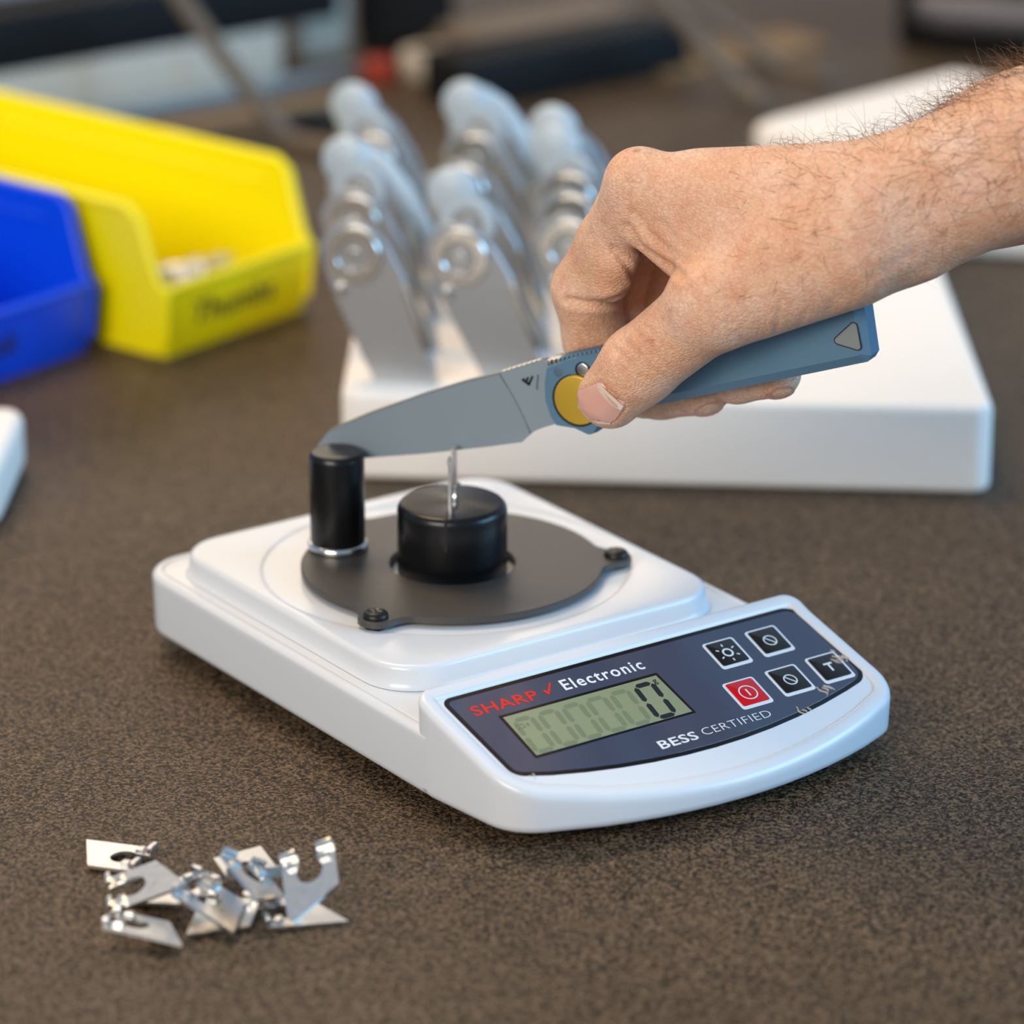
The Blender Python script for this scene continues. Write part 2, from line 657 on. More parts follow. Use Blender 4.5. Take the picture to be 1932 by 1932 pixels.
def ring_flat(cx, cy, r0, r1, n=28):
    v = []
    for r in (r0, r1):
        v += [(cx + r * math.cos(2 * math.pi * i / n), cy + r * math.sin(2 * math.pi * i / n), 0) for i in range(n)]
    return v, [[i, (i + 1) % n, n + (i + 1) % n, n + i] for i in range(n)]


def bar_flat(cx, cy, ang, l, w):
    d = np.array([math.cos(ang), math.sin(ang)]) * l / 2
    n_ = np.array([-math.sin(ang), math.cos(ang)]) * w / 2
    c = np.array([cx, cy])
    return [(*(c - d - n_), 0), (*(c + d - n_), 0), (*(c + d + n_), 0), (*(c - d + n_), 0)], [[0, 1, 2, 3]]


def key(cx, cy, mat, icon):
    hw, hh = 5.5, 5.7
    b = on_panel(*prism(round_poly([(cx - hw, cy - hh), (cx + hw, cy - hh), (cx + hw, cy + hh), (cx - hw, cy + hh)], 1.0, 4), -0.2, 0.06, 0.03, 1)).build('button', M_PRINT, scale)
    hw, hh = 4.65, 4.8
    cy2 = cy + 0.25
    on_panel(*prism(round_poly([(cx - hw, cy2 - hh), (cx + hw, cy2 - hh), (cx + hw, cy2 + hh), (cx - hw, cy2 + hh)], 0.6, 4), 0.0, 0.3, 0.12, 2)).build('button_face', mat, b)
    g = Geo()
    if icon == 'sun':
        g.add(*ring_flat(cx, cy, 1.15, 1.75))
        for k in range(6):
            a = math.radians(30 + 60 * k)
            g.add(*bar_flat(cx + 3.1 * math.cos(a), cy + 3.1 * math.sin(a), a, 1.0, 0.45))
    elif icon == 'slash':
        g.add(*ring_flat(cx, cy, 1.75, 2.15))
        g.add(*bar_flat(cx, cy, math.radians(-50), 3.7, 0.4))
    elif icon == 'power':
        g.add(*ring_flat(cx, cy, 2.5, 2.9))
        g.add(*bar_flat(cx, cy, math.radians(90), 2.8, 0.5))
    else:
        g.add(*bar_flat(cx, cy + 1.5, 0, 3.0, 0.7))
        g.add(*bar_flat(cx, cy - 0.2, math.radians(90), 2.9, 0.7))
    g.v = [(x, y, 0.33) for x, y, z in g.v]
    g.move(PANEL).build('icon', M_PRINT, b)


key(32.6, -10.9, M_KEYB, 'sun')
key(48.0, -10.7, M_KEYB, 'slash')
key(28.0, -27.4, M_KEYR, 'power')
key(43.4, -27.1, M_KEYB, 'slash')
key(58.3, -26.6, M_KEYB, 'T')

# curled bits of protective film along the label edge
fr = random.Random(3)


def film(cx, cy, n, spread, name='protective_film'):
    g = Geo()
    for k in range(n):
        x, y = cx + fr.uniform(-spread, spread), cy + fr.uniform(-spread, spread) * 0.7
        a = fr.uniform(0.9, 2.2)
        l = fr.uniform(1.2, 3.6)
        w = fr.uniform(0.08, 0.24)
        m = 6
        vv = []
        for i in range(m + 1):
            t = i / m
            px = x + l * t * math.cos(a) + 0.5 * math.sin(5 * t + k)
            py = y + l * t * math.sin(a)
            h = 0.12 + 0.5 * math.sin(math.pi * t) * fr.uniform(0.6, 1.2)
            vv += [(px - w * math.sin(a), py + w * math.cos(a), 0.1), (px, py, h + 0.1)]
        g.add(vv, [[2 * i, 2 * i + 1, 2 * i + 3, 2 * i + 2] for i in range(m)])
    g.move(PANEL).build(name, M_FILM, scale)


film(63.2, -25.0, 16, 2.4)
film(51.5, -35.8, 7, 2.2)
film(39.5, -41.2, 4, 1.6)
film(-52.0, -36.4, 2, 0.8)

# fixture plate: disc with screw tabs and a hole for the clip holder
DZ = 34.4
disc = []
tabs = [math.radians(209), math.radians(331), math.radians(101)]
NS = 180
for i in range(NS):
    a = 2 * math.pi * i / NS
    r = 44.9
    for t in tabs:
        d = abs((a - t + math.pi) % (2 * math.pi) - math.pi)
        w = d * 45.2
        if w < 5.2:
            r = max(r, 48.6 + math.sqrt(max(0, 5.2 ** 2 - w * w)) - 0.3)
        elif w < 9.5:
            r = max(r, 45.2 + 3.6 * (1 - (w - 5.2) / 4.3) ** 2)
    disc.append((r * math.cos(a), r * math.sin(a)))
HOLE = 18.6
g = Geo()
o0 = np.array(disc)
o1 = inset(o0, 0.35)
hol = np.array([(HOLE * math.cos(2 * math.pi * i / NS), HOLE * math.sin(2 * math.pi * i / NS)) for i in range(NS)])
rr = [[(x, y, DZ) for x, y in hol * 1.015], [(x, y, DZ) for x, y in o1], [(x, y, DZ - 0.3) for x, y in o0], [(x, y, DZ - 1.9) for x, y in o0],
      [(x, y, DZ - 1.9) for x, y in hol], [(x, y, DZ - 0.25) for x, y in hol], [(x, y, DZ) for x, y in hol * 1.015]]
v, f = loft(rr, False, False)
plate = mesh('fixture_plate', v, f, M_DISC, scale, 40)
for t in tabs:
    su, sv = 48.9 * math.cos(t), 48.9 * math.sin(t)
    mesh('standoff', *lathe([(3.2, PZ - 0.34), (3.2, DZ - 1.85)], 20, cx=su, cy=sv), M_SCREW, plate)
    sc_ = mesh('screw', *lathe([(3.7, DZ), (3.75, DZ + 0.5), (3.5, DZ + 1.2), (2.9, DZ + 1.75), (2.0, DZ + 2.0)], 28, cx=su, cy=sv), M_SCREW, plate)
    g = Geo()
    for k in range(2):
        vv, ff = box(-1.9, 1.9, -0.42, 0.42, DZ + 1.7, DZ + 2.06)
        gg = Geo().add(vv, ff).move(rot('Z', 30 + 90 * k, (su, sv, 0)))
        g.add(gg.v, gg.f)
    g.build('screw_recess', M_BORDER, plate)
# guide post on the plate
PU, PVv = -21.2, 29.6
post = mesh('guide_post', *lathe([(7.9, DZ), (7.9, DZ + 1), (8.2, DZ + 2.4), (8.25, DZ + 28.4), (8.0, DZ + 29.6), (7.3, DZ + 30.4), (6.3, DZ + 30.6), (2.0, DZ + 30.1)], 56, cx=PU, cy=PVv), M_BLACKP, scale)
mesh('collar_ring', *lathe([(7.4, DZ + 0.02), (8.5, DZ + 0.02), (9.0, DZ + 0.5), (9.1, DZ + 1.3), (8.8, DZ + 2.0), (8.35, DZ + 2.3), (7.6, DZ + 2.3)], 56, True, PU, PVv), M_NICKEL, post)

# ---------------------------------------------------------------- clip holder (puck standing through the plate)
puck = empty('clip_holder', (0, 0, PZ - 0.34), 0)
tag(puck, 'black round puck with brushed top standing in the hole of the fixture plate', 'clip holder')
PT = 53.6 - (PZ - 0.34)
m_top = bpy.data.materials.new('turned_black_top')
m_top.use_nodes = True
nt = m_top.node_tree
b = nt.nodes['Principled BSDF']
b.inputs['Base Color'].default_value = (0.035, 0.032, 0.03, 1)
b.inputs['Metallic'].default_value = 0.7
b.inputs['Roughness'].default_value = 0.33
b.inputs['Anisotropic'].default_value = 0.85
tn = nt.nodes.new('ShaderNodeTangent')
tn.direction_type = 'RADIAL'
tn.axis = 'Z'
nt.links.new(tn.outputs[0], b.inputs['Tangent'])
R0 = 16.3
pb = mesh('puck_body', *lathe([(R0 - 0.8, 0), (R0, 0.8), (R0, PT - 2.6), (R0 - 0.25, PT - 1.4), (R0 - 0.9, PT - 0.55), (R0 - 1.6, PT - 0.12)], 96), M_BLACKP, puck, 50)
mesh('puck_top', *lathe([(R0 - 1.6, PT - 0.13), (R0 - 2.2, PT), (0.02, PT)], 96), m_top, puck, 20)
# slot across the top that opens on the front
SL = math.radians(-96)
sd = np.array([math.cos(SL), math.sin(SL), 0])
sn = np.array([-sd[1], sd[0], 0])
g = Geo().box(-16.38, 16.38, -0.42, 0.42, PT - 10.0, PT + 0.03)
g.move(mat4(sd, sn, (0, 0, 1)))
slot = g.build('slot', M_RUBBER, puck)


# ---------------------------------------------------------------- test clips
def make_clip(yc=15.0, ytop=21.5, tab=1.0, root_name='test_clip'):
    """flat plate with a slanted end, a round opening and two prongs with folded tabs"""
    root = empty(root_name)
    t = 0.45
    r = 3.7
    outer = [(-7.6, 0.0), (7.6, 8.0), (7.6, ytop), (2.6, ytop)]
    arc = [(r * math.cos(a), yc + r * math.sin(a)) for a in np.linspace(math.radians(42), math.radians(-222), 17)]
    poly = round_poly(outer, 0, 1).tolist() + arc + [(-2.6, ytop), (-7.6, ytop)]
    Geo().add(*prism(poly, -t, t, 0.0)).build('clip_plate', M_STEEL, root)
    for s in (-1, 1):
        Geo().box(s * 5.2 - 2.2, s * 5.2 + 2.2, ytop - 1.0, ytop + 0.4, 0.3 * tab, 0.4 + 2.2 * tab, 0.25 * tab).build('folded_tab', M_STEEL, root)
        Geo().box(s * 4.6 - 1.3 * tab, s * 4.6 + 1.3 * tab, ytop - 4.6, ytop - 2.4, 0.3, 0.3 + 1.3 * tab, 0.3 * tab).build('line_anchor', M_STEEL, root)
    return root


def set_clip(r, origin, ex, ey):
    ex = np.array(ex, float)
    ey = np.array(ey, float)
    ey /= np.linalg.norm(ey)
    ex -= ey * (ex @ ey)
    ex /= np.linalg.norm(ex)
    ez = np.cross(ex, ey)
    r.matrix_world = Matrix(mat4(ex, ey, ez, np.array(origin) * MM).tolist())


# the one standing in the holder
held = make_clip(12.4, 25.3, 0.2)
set_clip(held, (0.3, -5.6, 53.6 - 8.6), sd, (0, 0, 1))
tag(held, 'thin metal test clip standing upright in the black puck under the blade', 'clip')
clip0 = make_clip()


def place_clip(origin, ex, ey, label, group=None, first=[True]):
    if first[0]:
        r = clip0
        first[0] = False
    else:
        r = clip0.copy()
        COL.objects.link(r)
        for ch in clip0.children:
            c = ch.copy()
            COL.objects.link(c)
            c.parent = r
    set_clip(r, origin, ex, ey)
    tag(r, label, 'clip', group)
    return r


# loose pile: (base end, its height), (prong end, its height), roll about the long axis
pile = [
    ((138, 1607), 1.2, (285, 1626), 2.2, 0, 'silver clip at the far left of the pile, lying nearly flat'),
    ((345, 1640), 10.5, (205, 1692), 3.0, 12, 'bright tilted silver clip with open prongs facing left in the pile'),
    ((468, 1742), 2.5, (355, 1672), 7.5, -6, 'silver clip with its round opening up in the middle of the pile'),
    ((432, 1590), 5.0, (490, 1668), 7.0, 6, 'silver clip at the back of the pile, behind the others'),
    ((522, 1712), 6.0, (450, 1620), 11.0, -32, 'silver clip leaning on its edge over the top of the pile'),
    ((592, 1726), 1.8, (584, 1660), 13.5, 14, 'silver clip propped up steeply at the right end of the pile'),
    ((628, 1718), 0.8, (500, 1728), 1.6, 3, 'silver clip lying flat under the right end of the pile'),
    ((355, 1776), 0.8, (205, 1742), 3.4, -10, 'silver clip lying flat at the lower left front of the pile'),
    ((262, 1720), 1.0, (400, 1660), 4.5, 8, 'silver clip half buried under the middle of the pile'),
    ((405, 1775), 0.8, (440, 1690), 2.6, -4, 'silver clip mostly hidden under the front middle of the pile'),
]
for (p0, z0, p1, z1, roll, lb) in pile:
    a_, b_ = on_z(p0[0], p0[1], z0), on_z(p1[0], p1[1], z1)
    if lb.startswith('silver clip propped'):
        b_ = on_plane(p1[0], p1[1], a_ + np.array([0, 10.0, 0]), np.array([0, 1.0, 0]))
    ey = (b_ - a_) / np.linalg.norm(b_ - a_)
    ex = np.cross(ey, (0, 0, 1.0))
    if lb.startswith('silver clip propped'):
        ex = np.array([1.0, -0.25, 0])
        ex -= ey * (ex @ ey)
    ex /= np.linalg.norm(ex)
    ez = np.cross(ex, ey)
    ex = ex * math.cos(math.radians(roll)) + ez * math.sin(math.radians(roll))
    org = (a_ + b_) / 2 - ey * 11.5
    zmin = min((org + ex * u_ + ey * w_)[2] for u_ in (-7.6, 7.6) for w_ in (0, 21.5))
    if zmin < 0.6:
        org[2] += 0.6 - zmin
    place_clip(org, ex, ey, lb, 'loose test clips on the bench')

# ================================================================= the knife
KA = math.radians(28)
KN = np.array([math.sin(KA), math.cos(KA), 0])          # away from the camera
KX = np.array([math.cos(KA), -math.sin(KA), 0])         # towards the handle end
KP = np.array([0, 5.0, 0])
KB = np.array([0, 5.0, 70.0])                           # knife frame origin, above the clip


def kp(x, y, s=0.0):
    """pixel -> (along, up) in the knife's plane moved s mm towards the camera"""
    q = on_plane(x, y, KP - KN * s, KN) - KB
    return np.array([q @ KX, q[2]])


knife = empty('folding_knife', (0, 0, 0))
tag(knife, 'open folding knife with grey blade and blue grey handle gripped by the hand', 'knife')
KM = mat4(KX, (0, 0, 1), -KN, KB)      # local x along, y up, z towards camera


def kbuild(g, name, mat, parent=knife, angle=30):
    g.move(KM)
    return g.build(name, mat, parent, angle)


BT = 1.5   # half thickness of the blade at the spine
spine = [kp(*p, 0) for p in [(582, 868), (604, 836), (626, 809), (695, 779), (804, 741), (880, 718), (948, 701)]]
edge = [kp(*p, 0) for p in [(582, 868), (610, 868), (640, 867), (695, 863.5), (804, 855.5), (880, 848), (1006, 815)]]
ed2 = kp(985, 834, 0)
edge[5] = kp(930, 841.5, 0)
g = Geo()
n = len(spine)
vv = []
for i in range(n):
    t = max(0.25, min(1.0, (i) / 2.0))
    vv += [(*spine[i], BT * t), (*spine[i], -BT * t), (*edge[i], 0.12), (*edge[i], -0.12)]
ff = []
for i in range(n - 1):
    a, b_ = 4 * i, 4 * (i + 1)
    ff += [[a, b_, b_ + 2, a + 2], [a + 1, a + 3, b_ + 3, b_ + 1], [a, a + 1, b_ + 1, b_], [a + 2, b_ + 2, b_ + 3, a + 3]]
ff.append([0, 2, 3, 1])
g.add(vv, ff)
# heel triangle of the edge, between the last station and the choil
kk = len(g.v)
i5, i6 = 4 * (n - 2), 4 * (n - 1)
g.v += [(*ed2, 0.15), (*ed2, -0.15)]
g.f += [[i5 + 2, i6 + 2, kk], [i5 + 3, kk + 1, i6 + 3], [i5 + 2, kk, kk + 1, i5 + 3], [kk, i6 + 2, i6 + 3, kk + 1]]
blade = kbuild(g, 'blade', M_BLADE)
# bright spine strip
g = Geo()
path = [(p[0], p[1]) for p in spine[2:]] + [tuple(kp(1029, 677, 0))]
vv = []
for (x, y) in path:
    vv += [(x, y - 0.25, BT + 0.05), (x, y + 0.12, BT + 0.02), (x, y + 0.12, -BT - 0.02), (x, y - 0.25, -BT - 0.05)]
ff = []
for i in range(len(path) - 1):
    for k in range(3):
        ff.append([4 * i + k, 4 * i + k + 1, 4 * i + 5 + k, 4 * i + 4 + k])
g.add(vv, ff)
kbuild(g, 'blade_spine', M_SPINE, blade)
# ricasso: flat full thickness part behind the grind line
ric = [kp(*p, 0) for p in [(948, 701), (1006, 815), (1018, 808), (1032, 803), (1070, 792), (1075, 700), (1029, 677)]]
rg = Geo().add(*prism(np.array(ric), -BT - 0.1, BT + 0.1, 0.08, 1))
kbuild(rg, 'ricasso', M_BLADE)
# grind line where the bevel meets the flat
gl = [kp(*p, 0) for p in [(948, 703), (962, 726), (976, 750), (990, 778), (1000, 800), (1006, 814)]]
g = Geo()
vv = []
for p in gl:
    vv += [(p[0] - 0.28, p[1], BT + 0.04), (p[0] - 0.05, p[1], BT + 0.13), (p[0] + 0.18, p[1], BT + 0.12)]
g.add(vv, [[3 * i + k, 3 * i + k + 1, 3 * i + 4 + k, 3 * i + 3 + k] for i in range(len(gl) - 1) for k in range(2)])
kbuild(g, 'grind_line', pbr('grind_shadow_line', rgb(84, 94, 104), 0.5, 0.3), blade)
# thumb grooves on the spine
for k in range(8):
    t = k / 8
    p = kp(953 + 76 * t, 700.0 - 23.5 * t, 0)
    gg = Geo().box(p[0] - 0.45, p[0] + 0.45, p[1] - 0.3, p[1] + 0.45, -BT, BT, 0.15)
    kbuild(gg, 'spine_tooth', M_SPINE, blade)
# etched emblem: three slanted bars stepping up, and a short line of tiny letters
g = Geo()
for q in ([(984, 717), (998, 728), (1001, 723), (987, 713.5)], [(985, 717), (988, 712.5), (991, 714), (988.5, 719)],
          [(989.5, 720), (995.5, 710.5), (999, 712), (994.5, 723)], [(995.5, 725), (1003.5, 708.5), (1007.5, 710), (1000, 727.5)]):
    g.add([(*kp(*p, BT), BT + 0.16) for p in q], [[0, 1, 2, 3]])
kbuild(g, 'emblem', M_DARKMARK, blade)
g = Geo()
for k in range(8):
    p = kp(1015.5 - 0.25 * k, 708 + 3.6 * k, BT)
    g.add([(p[0] - 0.35, p[1] - 0.16, BT + 0.16), (p[0] + 0.35, p[1] - 0.16, BT + 0.16), (p[0] + 0.35, p[1] + 0.14, BT + 0.16), (p[0] - 0.35, p[1] + 0.14, BT + 0.16)], [[0, 1, 2, 3]])
kbuild(g, 'tiny_lettering', M_DARKMARK, blade)

# handle
HT = 4.6
hpx = [(1029, 692), (1025, 721), (1026, 755), (1036, 786), (1048, 805), (1084, 811), (1109, 823), (1121, 819), (1130, 806), (1190, 776),
       (1260, 762), (1632, 686), (1639, 674), (1626, 583), (1612, 569), (1590, 576), (1140, 662), (1080, 674)]
hpoly = np.array([kp(*p, HT) for p in hpx])
hp_in = inset(hpoly, 2.6)
hp_in[:9] = inset(hpoly, 0.5)[:9]
hp_in[16:] = inset(hpoly, 0.5)[16:]
rings = [[(x, y, -HT) for x, y in hp_in], [(x, y, -HT + 1.8) for x, y in hpoly], [(x, y, HT - 1.8) for x, y in hpoly], [(x, y, HT) for x, y in hp_in]]
HANDLE_POLY = hpoly.copy()
g = Geo().add(*loft(rings))
handle = kbuild(g, 'handle', M_HANDLE, knife, 20)
# triangular inlay
tri = np.array([kp(*p, HT) for p in [(1569, 645), (1625, 662), (1614, 604)]])
tp = round_poly(tri, 0.9, 4)
kbuild(Geo().add(*prism(inset(tp, -0.35), HT - 0.4, HT + 0.03, 0.02, 1)), 'inlay_groove', M_DARKMARK, handle)
kbuild(Geo().add(*prism(tp, HT - 0.4, HT + 0.12, 0.08, 1)), 'inlay', M_INLAY, handle)
# ribs along the top of the bolster
for k in range(12):
    t = k / 11
    p = kp(1046 + 92 * t, 679 - 20 * t, 0)
    gg = Geo().box(p[0] - 0.5, p[0] + 0.5, p[1] - 1.0, p[1] + 0.9, -HT + 1.6, HT - 1.2, 0.2)
    kbuild(gg, 'grip_rib', M_SPINE if k < 3 else M_HANDLE, handle)
# screw mark, lock button, gold pivot disc


def kdisc(px, r, z0, z1, b, mat, name, parent):
    c = kp(*px, z1)
    kbuild(Geo().add(*prism([(c[0] + r * math.cos(a), c[1] + r * math.sin(a)) for a in np.linspace(0, 2 * math.pi, 40, endpoint=False)], z0, z1, b, 3, False)), name, mat, parent, 40)


kdisc((1053, 702), 1.5, HT - 0.3, HT + 0.04, 0.03, pbr('handle_screw', rgb(88, 112, 132), 0.5, 0.2), 'handle_screw', handle)
kdisc((1100, 699), 2.6, HT - 0.3, HT + 0.05, 0.02, M_DARKMARK, 'button_recess', handle)
kdisc((1099, 698), 1.9, HT - 0.3, HT + 0.8, 0.4, M_STEEL, 'lock_button', knife)
kdisc((1088, 756), 7.9, HT - 0.3, HT + 0.05, 0.02, M_DARKMARK, 'disc_recess', handle)
kdisc((1088, 756), 7.4, HT - 0.3, HT + 1.1, 0.5, M_GOLD, 'pivot_disc', knife)


# ================================================================= the hand
def hp(x, y, s):
    return on_plane(x, y, KP - KN * s, KN)


VOX = 0.9
LO = np.array([15.0, -190.0, 60.0])
HI = np.array([330.0, 70.0, 285.0])
DIMS = np.ceil((HI - LO) / VOX).astype(int)
BIG = 30.0


def new_field():
    return np.full(DIMS, BIG, np.float32)


def cone_block(p0, p1, r0, r1, pad):
    lo = np.minimum(p0 - r0, p1 - r1) - pad
    hi = np.maximum(p0 + r0, p1 + r1) + pad
    i0 = np.clip(((lo - LO) / VOX).astype(int), 0, DIMS)
    i1 = np.clip(((hi - LO) / VOX).astype(int) + 2, 0, DIMS)
    sl = tuple(slice(a, b_) for a, b_ in zip(i0, i1))
    ax = [(LO[k] + VOX * np.arange(i0[k], i1[k])).astype(np.float32) for k in range(3)]
    X, Y, Zz = np.meshgrid(*ax, indexing='ij')
    d = (p1 - p0)
    L2 = float(d @ d) + 1e-9
    X -= p0[0]
    Y -= p0[1]
    Zz -= p0[2]
    t = np.clip((X * d[0] + Y * d[1] + Zz * d[2]) / L2, 0, 1)
    ts = t
    dist = np.sqrt((X - t * d[0]) ** 2 + (Y - t * d[1]) ** 2 + (Zz - t * d[2]) ** 2) - (r0 + (r1 - r0) * ts)
    return sl, dist.astype(np.float32)


def smin(a, b_, k):
    h = np.maximum(k - np.abs(a - b_), 0) / k
    return np.minimum(a, b_) - h * h * h * k / 6.0


def add_cone(Fd, a, b_, r0, r1, k):
    p0, p1 = hp(*a), hp(*b_)
    sl, d = cone_block(p0, p1, r0, r1, max(12, k + 2))
    Fd[sl] = smin(Fd[sl], d, k)


palm = new_field()
# forearm: radius side and ulna side
add_cone(palm, (1690, 394, -6), (1932, 297, -20), 20.0, 20.0, 6)
add_cone(palm, (1932, 296, -20), (2700, 20, -70), 20.0, 29, 6)
add_cone(palm, (1690, 394, -28), (1932, 296, -46), 17.5, 19.0, 26)
add_cone(palm, (1932, 290, -46), (2700, 20, -104), 19.5, 28, 26)
# flexor tendons at the underside of the wrist
add_cone(palm, (1680, 492, -8), (1790, 440, -10), 7.5, 7, 6)
add_cone(palm, (1640, 505, 0), (1740, 478, -4), 8, 7, 6)
# metacarpals
add_cone(palm, (1214, 352, 4), (1640, 396, 0), 9.0, 17.2, 10)
add_cone(palm, (1225, 356, -16), (1640, 400, -12), 9.0, 16.0, 10)
add_cone(palm, (1262, 380, -34), (1640, 405, -26), 8.5, 15.0, 10)
add_cone(palm, (1310, 420, -50), (1640, 400, -38), 8.0, 14.0, 10)
add_cone(palm, (1330, 360, 2), (1560, 366, -4), 10.0, 12.5, 10)
add_cone(palm, (1204, 340, 4), (1212, 346, 4), 8.4, 8.4, 5)
add_cone(palm, (1218, 408, 3), (1296, 470, 6), 8.5, 9.0, 7)
# web between thumb and index finger
add_cone(palm, (1300, 400, 6), (1560, 440, 3), 9.0, 17.0, 8)
add_cone(palm, (1325, 458, 9), (1480, 460, 9), 8.5, 13, 7)
# thumb
add_cone(palm, (1360, 560, 16), (1600, 464, 8), 13.2, 15.8, 8)
add_cone(palm, (1345, 572, 17), (1350, 570, 17), 13.2, 13.2, 5)
add_cone(palm, (1345, 578, 15.6), (1206, 690, 14.6), 11.8, 10.9, 5)
add_cone(palm, (1206, 690, 14.6), (1152, 747, 13.3), 11.0, 9.4, 4)
# thenar and heel of the hand over the handle
add_cone(palm, (1430, 545, 10), (1585, 490, 6), 13, 13.0, 8)
add_cone(palm, (1560, 500, -24), (1640, 460, -22), 13, 14, 10)
add_cone(palm, (1400, 480, -40), (1600, 470, -36), 13, 15, 10)

fingers = []


def finger(pts, rr_, k=4.0):
    Fd = new_field()
    for i in range(len(pts) - 1):
        add_cone(Fd, pts[i], pts[i + 1], rr_[i], rr_[i + 1], k)
    fingers.append(Fd)


# index: knuckle - PIP - DIP - tip on the far side of the handle
finger([(1208, 348, 4), (1150, 455, -4), (1106, 545, -9), (1122, 640, -13.5), (1160, 700, -14), (1215, 742, -13)], [9.2, 9.0, 9.8, 9.0, 8.4, 7.4])
add_cone(fingers[-1], (1160, 490, 0), (1150, 530, -2), 6.5, 6.2, 5)
# middle
finger([(1225, 356, -16), (1165, 500, -26), (1150, 590, -30), (1190, 700, -22), (1245, 737, -15.5), (1328, 735, -13.2)], [9.2, 9.3, 9.5, 8.6, 8.0, 7.5])
# ring
finger([(1262, 378, -34), (1235, 520, -42), (1245, 610, -40), (1320, 690, -24), (1390, 712, -15), (1466, 705, -12.6)], [8.8, 8.8, 8.8, 7.8, 7.2, 7.0])
# little
finger([(1310, 422, -50), (1330, 530, -54), (1350, 600, -48), (1430, 650, -26), (1490, 655, -16), (1545, 640, -12.6)], [8.0, 7.8, 7.8, 6.8, 6.4, 6.2])
field = palm.copy()
for Fd in fingers:
    field = np.minimum(field, smin(palm, Fd, 7.0))
del fingers

# flesh gives way where the handle is
ix = [(LO[k] + VOX * np.arange(DIMS[k])).astype(np.float32) for k in range(3)]
X, Y, Zz = np.meshgrid(*ix, indexing='ij')
al = (X - KB[0]) * KX[0] + (Y - KB[1]) * KX[1]
sd_ = -((X - KB[0]) * KN[0] + (Y - KB[1]) * KN[1])
zz_ = Zz - KB[2]
hd_ = np.abs(sd_) - (HT + 0.05)
hpoly_ccw = hpoly
ctr = hpoly.mean(0)
hx0, hx1 = kp(1110, 720, 0)[0], kp(1645, 640, 0)[0]
top_a, top_b = kp(1140, 662, HT), kp(1600, 573, HT)
bot_a, bot_b = kp(1260, 762, HT), kp(1645, 683, HT)


def half(a, b_, sgn):
    d = (b_ - a) / np.linalg.norm(b_ - a)
    n_ = np.array([-d[1], d[0]]) * sgn
    return (al - a[0]) * n_[0] + (zz_ - a[1]) * n_[1]


hbox = np.maximum(np.maximum(hd_, half(top_a, top_b, 1)), np.maximum(half(bot_a, bot_b, -1), np.maximum(hx0 - 14 - al, al - hx1)))
field = -smin(-field, hbox, 1.2).astype(np.float32)
# the gold disc face
del X, Y, Zz, al, sd_, zz_, hd_, hbox, palm


def surface_nets(Fd):
    s = Fd < 0
    a = s[:-1, :-1, :-1]
    cnt = np.zeros(a.shape, np.int8)
    for i in (0, 1):
        for j in (0, 1):
            for k in (0, 1):
                cnt += s[i:s.shape[0] - 1 + i, j:s.shape[1] - 1 + j, k:s.shape[2] - 1 + k]
    act = (cnt > 0) & (cnt < 8)
    idx = -np.ones(act.shape, np.int64)
    c = np.argwhere(act)
    idx[act] = np.arange(len(c))
    acc = np.zeros((len(c), 3))
    num = np.zeros(len(c))
    corners = [(i, j, k) for i in (0, 1) for j in (0, 1) for k in (0, 1)]
    val = {q: Fd[c[:, 0] + q[0], c[:, 1] + q[1], c[:, 2] + q[2]].astype(float) for q in corners}
    for q in corners:
        for ax in range(3):
            if q[ax] == 0:
                r = list(q)
                r[ax] = 1
                r = tuple(r)
                m = (val[q] < 0) != (val[r] < 0)
                t = np.where(m, val[q] / (val[q] - val[r] + 1e-12), 0)
                p = np.tile(np.array(q, float), (len(c), 1))
                p[:, ax] += t
                acc += p * m[:, None]
                num += m
    pos = c + acc / np.maximum(num, 1)[:, None]
    quads = []
    for ax in range(3):
        u, w = (ax + 1) % 3, (ax + 2) % 3
        sh = list(s.shape)
        lo = [slice(1, -1)] * 3
        lo[ax] = slice(0, -1)
        hi = list(lo)
        hi[ax] = slice(1, None)
        s0, s1 = s[tuple(lo)], s[tuple(hi)]
        e = np.argwhere(s0 != s1)
        base = e.copy()
        base[:, u] += 1
        base[:, w] += 1
        inside0 = s0[e[:, 0], e[:, 1], e[:, 2]]

        def cell(du, dw):
            q = base.copy()
            q[:, u] += du
            q[:, w] += dw
            return idx[q[:, 0], q[:, 1], q[:, 2]]
        Q = np.stack([cell(-1, -1), cell(0, -1), cell(0, 0), cell(-1, 0)], 1)
        Q[~inside0] = Q[~inside0][:, ::-1]
        quads.append(Q)
    return LO + pos * VOX, np.concatenate(quads)


HV, HQ = surface_nets(field)
del field


def smooth_pass(V, Q, n, lam=0.5):
    for _ in range(n):
        acc = np.zeros_like(V)
        num = np.zeros(len(V))
        for a in range(4):
            b_ = (a + 1) % 4
            np.add.at(acc, Q[:, a], V[Q[:, b_]])
            np.add.at(acc, Q[:, b_], V[Q[:, a]])
            np.add.at(num, Q[:, a], 1)
            np.add.at(num, Q[:, b_], 1)
        V = V + lam * (acc / np.maximum(num, 1)[:, None] - V)
    return V


def vnormals(V, Q):
    n_ = np.cross(V[Q[:, 2]] - V[Q[:, 0]], V[Q[:, 3]] - V[Q[:, 1]])
    acc = np.zeros_like(V)
    for a in range(4):
        np.add.at(acc, Q[:, a], n_)
    return acc / (np.linalg.norm(acc, axis=1, keepdims=True) + 1e-12)


HV = smooth_pass(HV, HQ, 3)
HN = vnormals(HV, HQ)


def to_px(V):
    q = V - CAM
    z = q @ FW
    return np.stack([966 + F_PX * (q @ RT) / z, 966 - F_PX * (q @ UP) / z], 1)


